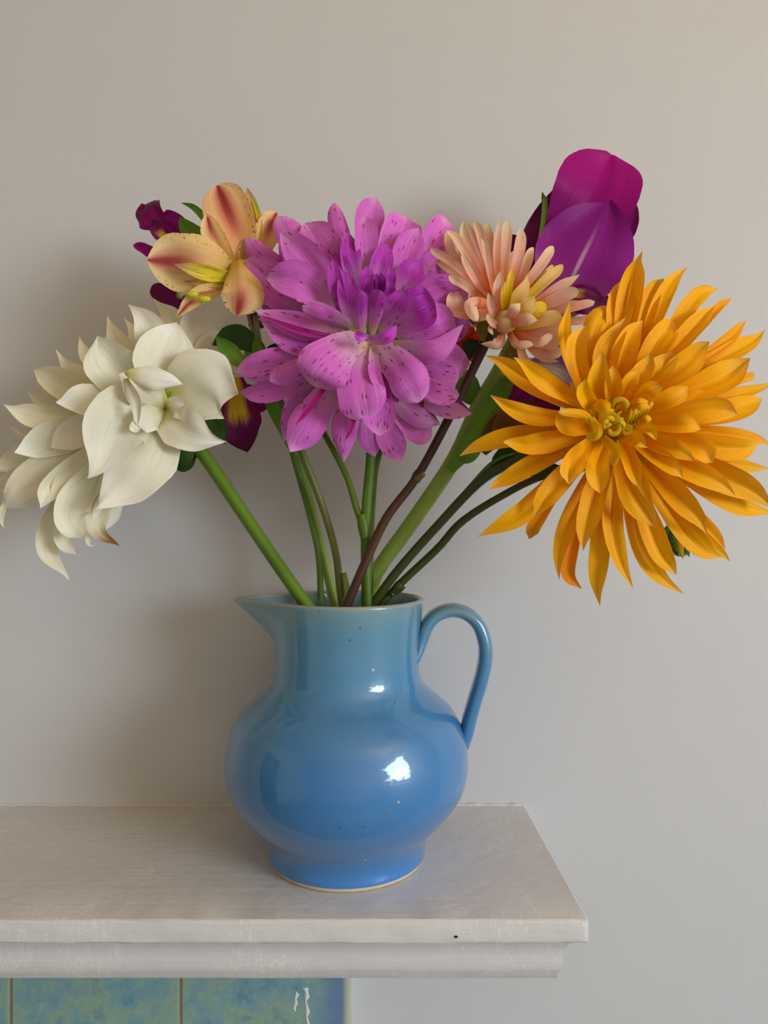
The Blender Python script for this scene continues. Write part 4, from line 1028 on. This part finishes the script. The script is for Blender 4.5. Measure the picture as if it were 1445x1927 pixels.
rows(peach, 'peach', PE, LE, [
    ((840, 435), (852, 478), (915, 560), 20, 0, dict(shape='strap', cup=0.3)),
    ((878, 419), (897, 465), (925, 560), 18, 0, dict(shape='strap', cup=0.3)),
    ((916, 420), (923, 460), (932, 560), 19, 0, dict(shape='strap', cup=0.3)),
    ((943, 440), (943, 480), (940, 560), 16, 0, dict(shape='strap', cup=0.3)),
    ((964, 470), (962, 500), (950, 565), 16, 0, dict(shape='strap', cup=0.3)),
    ((999, 465), (989, 502), (960, 575), 23, 0, dict(shape='strap', cup=0.3)),
    ((858, 464), (870, 496), (915, 565), 15, 0, dict(shape='strap', cup=0.3)),
    ((824, 491), (856, 516), (920, 568), 20, 0, dict(shape='strap', cup=0.2)),
    ((1042, 500), (1020, 525), (970, 580), 18, 0, dict(shape='strap', cup=0.3, mat='peach_yellow')),
    ((809, 472), (852, 494), (925, 565), 22, 1, dict(shape='strap', cup=0.3)),
    ((846, 429), (882, 482), (928, 565), 25, 1, dict(shape='strap', cup=0.3)),
    ((866, 421), (892, 478), (930, 560), 28, 1, dict(shape='strap', cup=0.3)),
    ((896, 414), (908, 455), (934, 560), 21, 1, dict(shape='strap', cup=0.3)),
    ((939, 416), (935, 462), (936, 560), 19, 1, dict(shape='lance', cup=0.3)),
    ((955, 413), (952, 462), (942, 560), 26, 1, dict(shape='strap', cup=0.3)),
    ((982, 430), (975, 482), (950, 570), 28, 1, dict(shape='strap', cup=0.3)),
    ((1042, 462), (1016, 500), (960, 575), 26, 1, dict(shape='strap', cup=0.3)),
    ((1059, 502), (1025, 530), (968, 585), 27, 1, dict(shape='strap', cup=0.3, mat='peach_yellow')),
    ((1090, 519), (1052, 540), (975, 592), 25, 1, dict(shape='lance', cup=0.3)),
    ((1087, 548), (1052, 560), (975, 600), 32, 1, dict(shape='strap', cup=0.3)),
    ((867, 477), (890, 518), (930, 580), 20, 2, dict(shape='strap', cup=0.3)),
    ((913, 448), (919, 492), (936, 575), 20, 2, dict(shape='strap', cup=0.3)),
    ((844, 521), (876, 536), (930, 580), 24, 2, dict(shape='strap', cup=0.3)),
    ((943, 510), (938, 552), (944, 598), 26, 3, dict(shape='oval', cup=0.3)),
    ((964, 507), (957, 545), (950, 598), 18, 3, dict(shape='strap', cup=0.4, mat='yellow_floret')),
    ((950, 530), (948, 560), (948, 600), 16, 3, dict(shape='oval', mat='yellow_floret')),
    ((1000, 520), (976, 558), (950, 604), 38, 2, dict(shape='lance', cup=0.3, mat='peach_yellow')),
    ((1008, 560), (985, 582), (952, 612), 44, 3, dict(shape='oval', cup=-0.2, mat='peach_yellow')),
    ((977, 570), (964, 588), (948, 614), 28, 4, dict(shape='oval', cup=-0.2)),
    ((1010, 600), (985, 602), (950, 616), 30, 4, dict(shape='oval', cup=-0.3)),
    ((1028, 572), (1002, 588), (960, 612), 34, 2, dict(shape='strap', cup=0.2, mat='yellow_floret')),
    ((1056, 590), (1020, 602), (960, 616), 34, 2, dict(shape='strap', cup=0.2, mat='peach_yellow')),
    ((1068, 618), (1022, 618), (955, 620), 40, 1, dict(shape='strap', cup=0.2)),
    ((1058, 645), (1020, 640), (955, 624), 38, 1, dict(shape='strap', cup=0.2)),
    ((1062, 668), (1025, 655), (965, 628), 32, 0, dict(shape='strap', cup=0.2)),
    ((854, 540), (862, 580), (915, 592), 42, 1, dict(shape='oval', cup=0.4)),
    ((898, 603), (886, 572), (928, 572), 30, (0.2, -1.0, -0.6), dict(shape='strap', cup=-0.4)),
    ((918, 600), (898, 592), (925, 585), 26, (0.4, -0.4, -0.8), dict(shape='oval', tint=(.95, .75, .65))),
    ((921, 550), (926, 582), (946, 602), 20, 3, dict(shape='oval', cup=0.4)),
    ((917, 590), (928, 608), (946, 618), 18, 3, dict(shape='strap', cup=0.4)),
    ((905, 646), (936, 648), (948, 620), 26, 2, dict(shape='lance', cup=-0.4)),
    ((928, 630), (922, 618), (930, 610), 11, 2, dict(shape='oval')),
    ((1003, 645), (972, 648), (958, 622), 20, 3, dict(shape='strap', cup=-0.4)),
    ((1039, 628), (1012, 644), (965, 628), 22, 3, dict(shape='strap', cup=0.4)),
    ((1052, 684), (1018, 668), (980, 635), 24, 1, dict(shape='lance', cup=0.3, rolltip=40)),
    ((1006, 690), (985, 672), (975, 635), 20, 1, dict(shape='lance', cup=0.3)),
    ((1000, 672), (985, 680), (985, 640), 14, 0, dict(shape='lance')),
    ((1124, 570), (1092, 574), (985, 605), 22, 0, dict(shape='lance', cup=0.3)),
    ((1132, 592), (1092, 603), (985, 612), 20, 0, dict(shape='lance', cup=0.3)),
    ((1098, 566), (1060, 578), (980, 604), 22, 0, dict(shape='lance', cup=0.3)),
], wf=0.8)
blob(peach, MP['peach_yellow'], 950, 606, PE + 0.002, 22, 22, 0.008, 'floret_disc')
for a in range(-200, 60, 16):
    r = math.radians(a)
    petal(peach, 'peach', [(940 + 12 * math.cos(r), 604 + 12 * math.sin(r), PE + 0.017), (942 + 38 * math.cos(r), 594 + 38 * math.sin(r), PE + 0.024), (944 + 68 * math.cos(r), 588 + 68 * math.sin(r), PE + 0.032)], 16, 'strap', cup=0.3)

# ================================================================== gladioli
PRND.seed(25)
b0 = into_jug((698, 1118, 0.590), (713, 1071, 0.588))
gladr = thing('gladiolus', 'magenta-purple gladiolus with large ruffled petals behind the orange dahlia', 'flower', b0)
stem(gladr, MS['light'], [(b0, 0.011), (698, 1118, 0.590, 27), (713, 1071, 0.588, 28), (776, 983, 0.584, 29), (854, 867, 0.578, 30), (900, 770, 0.572, 32), (950, 680, 0.570, 30), (1000, 560, 0.572, 26), (1022, 440, 0.578, 16), (1026, 372, 0.580, 9)])
petal(gladr, 'leaf_light', [(845, 885, 0.562), (880, 840, 0.556), (925, 770, 0.554), (965, 700, 0.556)], 40, 'strap', cup=-0.5, name='sheath')
petal(gladr, 'leaf_light', [(905, 835, 0.550), (885, 858, 0.548), (862, 862, 0.552)], 24, 'strap', cup=-0.7, name='sheath', tint=(1.1, 1.1, 1.1))
petal(gladr, 'leaf_light', [(862, 700, 0.578), (875, 720, 0.574), (895, 760, 0.572)], 46, 'strap', cup=-0.3, name='sheath', tint=(.85, .9, .8))
petal(gladr, 'leaf_brown', [(935, 830, 0.548), (965, 790, 0.545), (1010, 752, 0.545)], 62, 'lance', cup=0.2, name='bract')
petal(gladr, 'leaf_brown', [(905, 850, 0.552), (945, 800, 0.550), (975, 765, 0.550)], 50, 'lance', cup=0.2, name='bract', tint=(.9, 1.0, .8))
petal(gladr, 'leaf_light', [(1030, 400, 0.582), (1024, 378, 0.582), (1020, 360, 0.582)], 10, 'leaf', name='bract')
petal(gladr, 'leaf_light', [(1036, 390, 0.584), (1042, 370, 0.584), (1043, 352, 0.584)], 10, 'leaf', name='bract')
GD = 0.555
for (m, pts, wd, kw) in [
    ('magenta', [(1025, 560, GD + .02), (1075, 440, GD + .018), (1118, 365, GD + .012), (1152, 290, GD + .02)], 160, dict(shape='lobe', cup=0.12, ruffle=0.05, crease=0.12, tint=(1, 1, 1), wob=0.6, tipbend=0.0, roll=0, rolltip=0)),
    ('deep', [(985, 560, GD + .026), (1002, 470, GD + .028), (1056, 346, GD + .032)], 58, dict(shape='oval', cup=0.2)),
    ('deep', [(1130, 500, GD + .03), (1165, 430, GD + .028), (1190, 360, GD + .03)], 60, dict(shape='oval', cup=0.2)),
    ('violet', [(1040, 590, GD + .008), (1075, 525, GD - .008), (1110, 455, GD - .012), (1148, 378, GD - .004)], 178, dict(shape='oval', cup=0.14, ruffle=0.07, crease=-0.05, tint=(1, 1, 1), wob=0.9, tipbend=0.0)),
    ('deep', [(1050, 575, GD + .002), (1100, 565, GD - .006), (1156, 580, GD - .004)], 54, dict(shape='oval', cup=0.2, ruffle=0.08)),
    ('throat', [(1060, 560, GD - .002), (1090, 552, GD - .010), (1135, 560, GD - .010)], 34, dict(shape='oval', cup=0.2)),
    ('deep', [(960, 540, GD + .01), (940, 490, GD + .012), (888, 440, GD + .02)], 46, dict(shape='oval', cup=0.2)),
    ('deep', [(985, 540, GD + .012), (985, 490, GD + .016), (962, 442, GD + .024)], 52, dict(shape='oval', cup=0.2)),
    ('deep', [(960, 610, GD + .008), (1030, 625, GD + .002), (1080, 640, GD + .004)], 50, dict(shape='oval')),
    ('lilac', [(985, 690, GD + .006), (1035, 700, GD - .006), (1100, 745, GD - .004)], 96, dict(shape='fan', cup=-0.1, ruffle=0.03)),
    ('deep', [(1020, 700, GD + .008), (985, 730, GD + .002), (945, 772, GD + .004)], 60, dict(shape='oval', cup=0.2, ruffle=0.04)),
    ('deep', [(1010, 690, GD + .010), (1020, 740, GD + .004), (1050, 780, GD + .004)], 70, dict(shape='oval', cup=0.2)),
]:
    petal(gladr, m, pts, wd, name='tepal', nv=22, nu=13, **kw)

b0 = into_jug((631, 1135, 0.585), (592, 983, 0.590))
gladl = thing('gladiolus', 'dark magenta gladiolus with yellow-throated florets behind the white dahlia', 'flower', b0)
stem(gladl, MS['light'], [(b0, 0.008), (631, 1135, 0.585, 19), (592, 983, 0.590, 19), (556, 850, 0.592, 22), (525, 778, 0.592, 30), (490, 700, 0.594, 24), (430, 600, 0.596, 20), (360, 490, 0.598, 14), (318, 430, 0.600, 8)])
stem(gladl, MS['green'], [(604, 1136, 0.578, 12), (600, 1050, 0.580, 12), (586, 980, 0.583, 13), (556, 870, 0.585, 13), (535, 790, 0.586, 13), (520, 740, 0.588, 12)], 'leaf_stalk')
petal(gladl, 'leaf_light', [(560, 860, 0.584), (538, 810, 0.578), (512, 752, 0.576), (490, 715, 0.578)], 34, 'strap', cup=-0.6, name='sheath')
GL = 0.588
for (m, pts, wd, kw) in [
    ('deep', [(345, 464, GL + .010), (305, 425, GL), (284, 405, GL), (262, 372, GL + .004)], 60, dict(shape='fan', cup=0.1, ruffle=0.32, tint=(1.35, 1.1, 1.2), wob=2)),
    ('magenta', [(352, 470, GL + .010), (330, 428, GL - .002), (300, 418, GL + .002)], 50, dict(shape='round', ruffle=0.2, tint=(.85, .9, 1), wob=2)),
    ('throat', [(335, 462, GL + .008), (302, 438, GL - .008), (286, 412, GL - .008)], 30, dict(shape='oval')),
    ('magenta', [(356, 490, GL + .010), (318, 485, GL + .002), (285, 473, GL), (253, 460, GL + .004)], 24, dict(shape='strap', cup=0.3, ruffle=0.2, wob=2)),
    ('deep', [(405, 566, GL + .008), (345, 572, GL), (308, 555, GL), (284, 536, GL + .004)], 36, dict(shape='round', tint=(1.1, 1, 1))),
    ('magenta', [(440, 580, GL), (465, 598, GL - .004), (500, 612, GL)], 26, dict(shape='strap', tint=(.7, .7, .7))),
    ('throat', [(445, 710, GL + .002), (446, 760, GL - .010), (452, 805, GL - .012), (464, 850, GL - .006)], 80, dict(shape='oval', cup=0.1, ruffle=0.16, wob=1.6)),
    ('magenta', [(452, 730, GL + .002), (480, 750, GL - .004), (499, 772, GL - .002)], 50, dict(shape='round', cup=0.2, ruffle=0.06, tint=(.8, .8, .8))),
    ('magenta', [(445, 735, GL), (425, 775, GL - .006), (412, 800, GL - .004)], 40, dict(shape='round', cup=0.2, ruffle=0.05)),
    ('deep', [(440, 700, GL + .01), (400, 690, GL + .01), (380, 680, GL + .012)], 50, dict(shape='round')),
]:
    petal(gladl, m, pts, wd, name='tepal', nv=18, nu=11, **kw)

# ================================================================== alstroemeria
PRND.seed(26)
b0 = into_jug((640, 1104, 0.572), (631, 1037, 0.572))
als = thing('alstroemeria', 'cream and pink alstroemeria with red-blotched petals beside the pink dahlia', 'flower', b0)
stem(als, MS['olive'], [(b0, 0.006), (640, 1104, 0.572, 15), (631, 1037, 0.572, 14), (606, 950, 0.570, 14), (572, 862, 0.566, 14), (535, 770, 0.560, 13), (500, 700, 0.552, 13), (488, 650, 0.548, 13), (480, 592, 0.545, 10)])
stem(als, MS['light'], [(655, 1125, 0.565, 10), (653, 1105, 0.566, 11), (648, 1078, 0.568, 9)], 'cut_shoot', nseg=8)
stem(als, MS['olive'], [(484, 640, 0.547, 7), (472, 612, 0.548, 6), (466, 590, 0.552, 5), (450, 520, 0.556, 8), (447, 500, 0.555, 10)], 'flower_stalk')
blob(als, MS['dark'], 479, 584, 0.544, 8, 12, 0.004, 'ovary')
stem(als, MS['dark'], [(488, 640, 0.548, 5), (497, 655, 0.547, 5), (505, 690, 0.547, 6)], 'flower_stalk', nseg=12)
for pts, wd, m in [([(495, 662, 0.548), (445, 634, 0.545), (397, 648, 0.545)], 50, 'leaf_dark'), ([(468, 694, 0.542), (432, 662, 0.540), (404, 630, 0.542)], 36, 'leaf_light'),
                   ([(498, 684, 0.546), (486, 660, 0.542), (480, 632, 0.545)], 24, 'leaf_light'), ([(505, 690, 0.55), (520, 665, 0.55), (540, 650, 0.555)], 40, 'leaf_dark'),
                   ([(446, 505, 0.558), (385, 458, 0.570), (355, 432, 0.568), (336, 404, 0.570)], 42, 'leaf_light'), ([(446, 500, 0.558), (400, 430, 0.572), (368, 393, 0.574), (342, 381, 0.576)], 16, 'leaf_light'),
                   ([(500, 700, 0.55), (525, 690, 0.55), (555, 672, 0.556)], 36, 'leaf_dark')]:
    petal(als, m, pts, wd, 'leaf', cup=0.25, name='leaf')
AD = 0.545
for (m, pts, wd, kw) in [
    ('alstro', [(462, 510, AD + .008), (445, 440, AD - .002), (408, 347, AD + .004)], 92, dict(shape='fan', cup=0.2, crease=0.1, tint=(1, .84, .80))),
    ('alstro', [(480, 500, AD + .010), (500, 445, AD + .006), (524, 396, AD + .010)], 50, dict(shape='round', cup=0.35, tint=(.98, .86, .84))),
    ('alstro_inner', [(478, 470, AD + .006), (475, 410, AD + .002), (465, 352, AD + .006)], 36, dict(shape='lance', cup=0.3)),
    ('alstro', [(440, 510, AD + .002), (402, 448, AD - .008), (388, 396, AD - .004)], 44, dict(shape='lance', cup=0.4, crease=0.3)),
    ('alstro', [(430, 505, AD + .006), (400, 480, AD + .002), (374, 458, AD + .004)], 36, dict(shape='round', cup=0.3, tint=(1, .85, .85))),
    ('alstro', [(445, 520, AD + .004), (370, 497, AD - .012), (286, 490, AD - .010)], 108, dict(shape='round', cup=-0.1, ruffle=0.02)),
    ('alstro_inner', [(440, 522, AD - .002), (385, 512, AD - .020), (328, 497, AD - .022)], 30, dict(shape='lance', cup=0.4)),
    ('alstro_inner', [(440, 525, AD), (400, 530, AD - .012), (345, 530, AD - .012)], 20, dict(shape='lance', cup=0.3)),
    ('alstro', [(436, 532, AD - .002), (372, 558, AD - .014), (330, 598, AD - .012)], 32, dict(shape='lance', cup=0.3)),
    ('alstro', [(448, 490, AD - .004), (455, 542, AD - .024), (449, 592, AD - .018)], 80, dict(shape='round', cup=-0.35)),
    ('alstro', [(458, 500, AD + .004), (466, 470, AD + .002), (488, 450, AD + .006)], 36, dict(shape='round', cup=0.3, tint=(.9, .85, .7))),
]:
    petal(als, m, pts, wd, name='tepal', nv=18, nu=11, **kw)
for (tx, ty, rx) in [(338, 556, 7), (361, 554, 13), (384, 563, 13)]:
    f = stem(als, MS['filament'], [(436, 536, AD - .006, 4), (405, 546, AD - .016, 3), (tx + 8, ty, AD - .020, 3)], 'filament', ns=6, nseg=10)
    blob(f, MS['yellow'] if rx > 8 else MS['olive'], tx, ty, AD - .021, rx, 6, 0.0025, 'anther', 10, 7)

# ================================================================== small red-orange flower, mostly hidden, and a dahlia bud
PRND.seed(27)
b0 = into_jug((697, 1110, 0.572), (700, 974, 0.570))
red = thing('small_flower', 'small red-orange flower tucked between the pink and peach dahlias', 'flower', b0)
stem(red, MS['green'], [(b0, 0.0045), (697, 1110, 0.572, 11), (700, 974, 0.570, 11), (716, 848, 0.566, 11), (780, 740, 0.562, 10), (850, 665, 0.560, 10), (868, 650, 0.556, 10)])
for a, l in ((150, 34), (80, 40), (20, 36), (-40, 36), (-110, 34), (200, 30)):
    r = math.radians(a)
    petal(red, 'red_orange', [(872, 648, 0.557), (872 + l * .6 * math.cos(r), 648 - l * .6 * math.sin(r), 0.550), (872 + l * math.cos(r), 648 - l * math.sin(r), 0.552)], 34, 'round', cup=0.2, ruffle=0.08)
blob(red, MS['light'], 872, 648, 0.560, 9, 9, 0.005, 'calyx')

b0 = into_jug((722, 1132, 0.565), (757, 1095, 0.565))
bud = thing('dahlia_bud', 'green and yellow dahlia bud half hidden below the orange dahlia', 'flower bud', b0)
stem(bud, MS['dark'], [(b0, 0.006), (722, 1132, 0.565, 15), (757, 1095, 0.565, 15), (824, 1032, 0.562, 15), (868, 983, 0.558, 15), (940, 936, 0.552, 14), (1023, 896, 0.546, 14), (1120, 880, 0.540, 12), (1210, 910, 0.534, 11), (1250, 970, 0.528, 11), (1262, 992, 0.526, 12)])
stem(bud, MS['dark'], [(756, 1098, 0.561, 20), (750, 1104, 0.561, 22), (738, 1118, 0.562, 14)], 'stem_node', nseg=8)
BX, BY = 14, 8
blob(bud, MS['light'], 1266 + BX, 1008 + BY, 0.524, 26, 32, 0.010, 'calyx')
for i, (a, m) in enumerate([(-30, 'leaf_light'), (-5, 'yellow_floret'), (20, 'leaf_light'), (42, 'yellow_floret'), (62, 'leaf_light'), (-55, 'leaf_dark')]):
    r = math.radians(90 - a)
    petal(bud, m, [(1258 + BX + 6 * math.sin(math.radians(a)), 985 + BY, 0.520), (1264 + BX + 22 * math.sin(math.radians(a)), 1012 + BY, 0.5125), (1274 + BX + 30 * math.sin(math.radians(a)), 1044 + BY - 4 * abs(a) / 30, 0.518)], 18, 'leaf', cup=-0.4, name='bud_scale')
for x0, y0, x1, y1 in ((1254, 993, 1276, 1046), (1258, 988, 1250, 1028)):
    petal(bud, 'leaf_dark', [(x0, y0, 0.522), ((x0 + x1) / 2 - 4, (y0 + y1) / 2, 0.514), (x1, y1, 0.518)], 18, 'leaf', cup=-0.3, name='bud_scale')
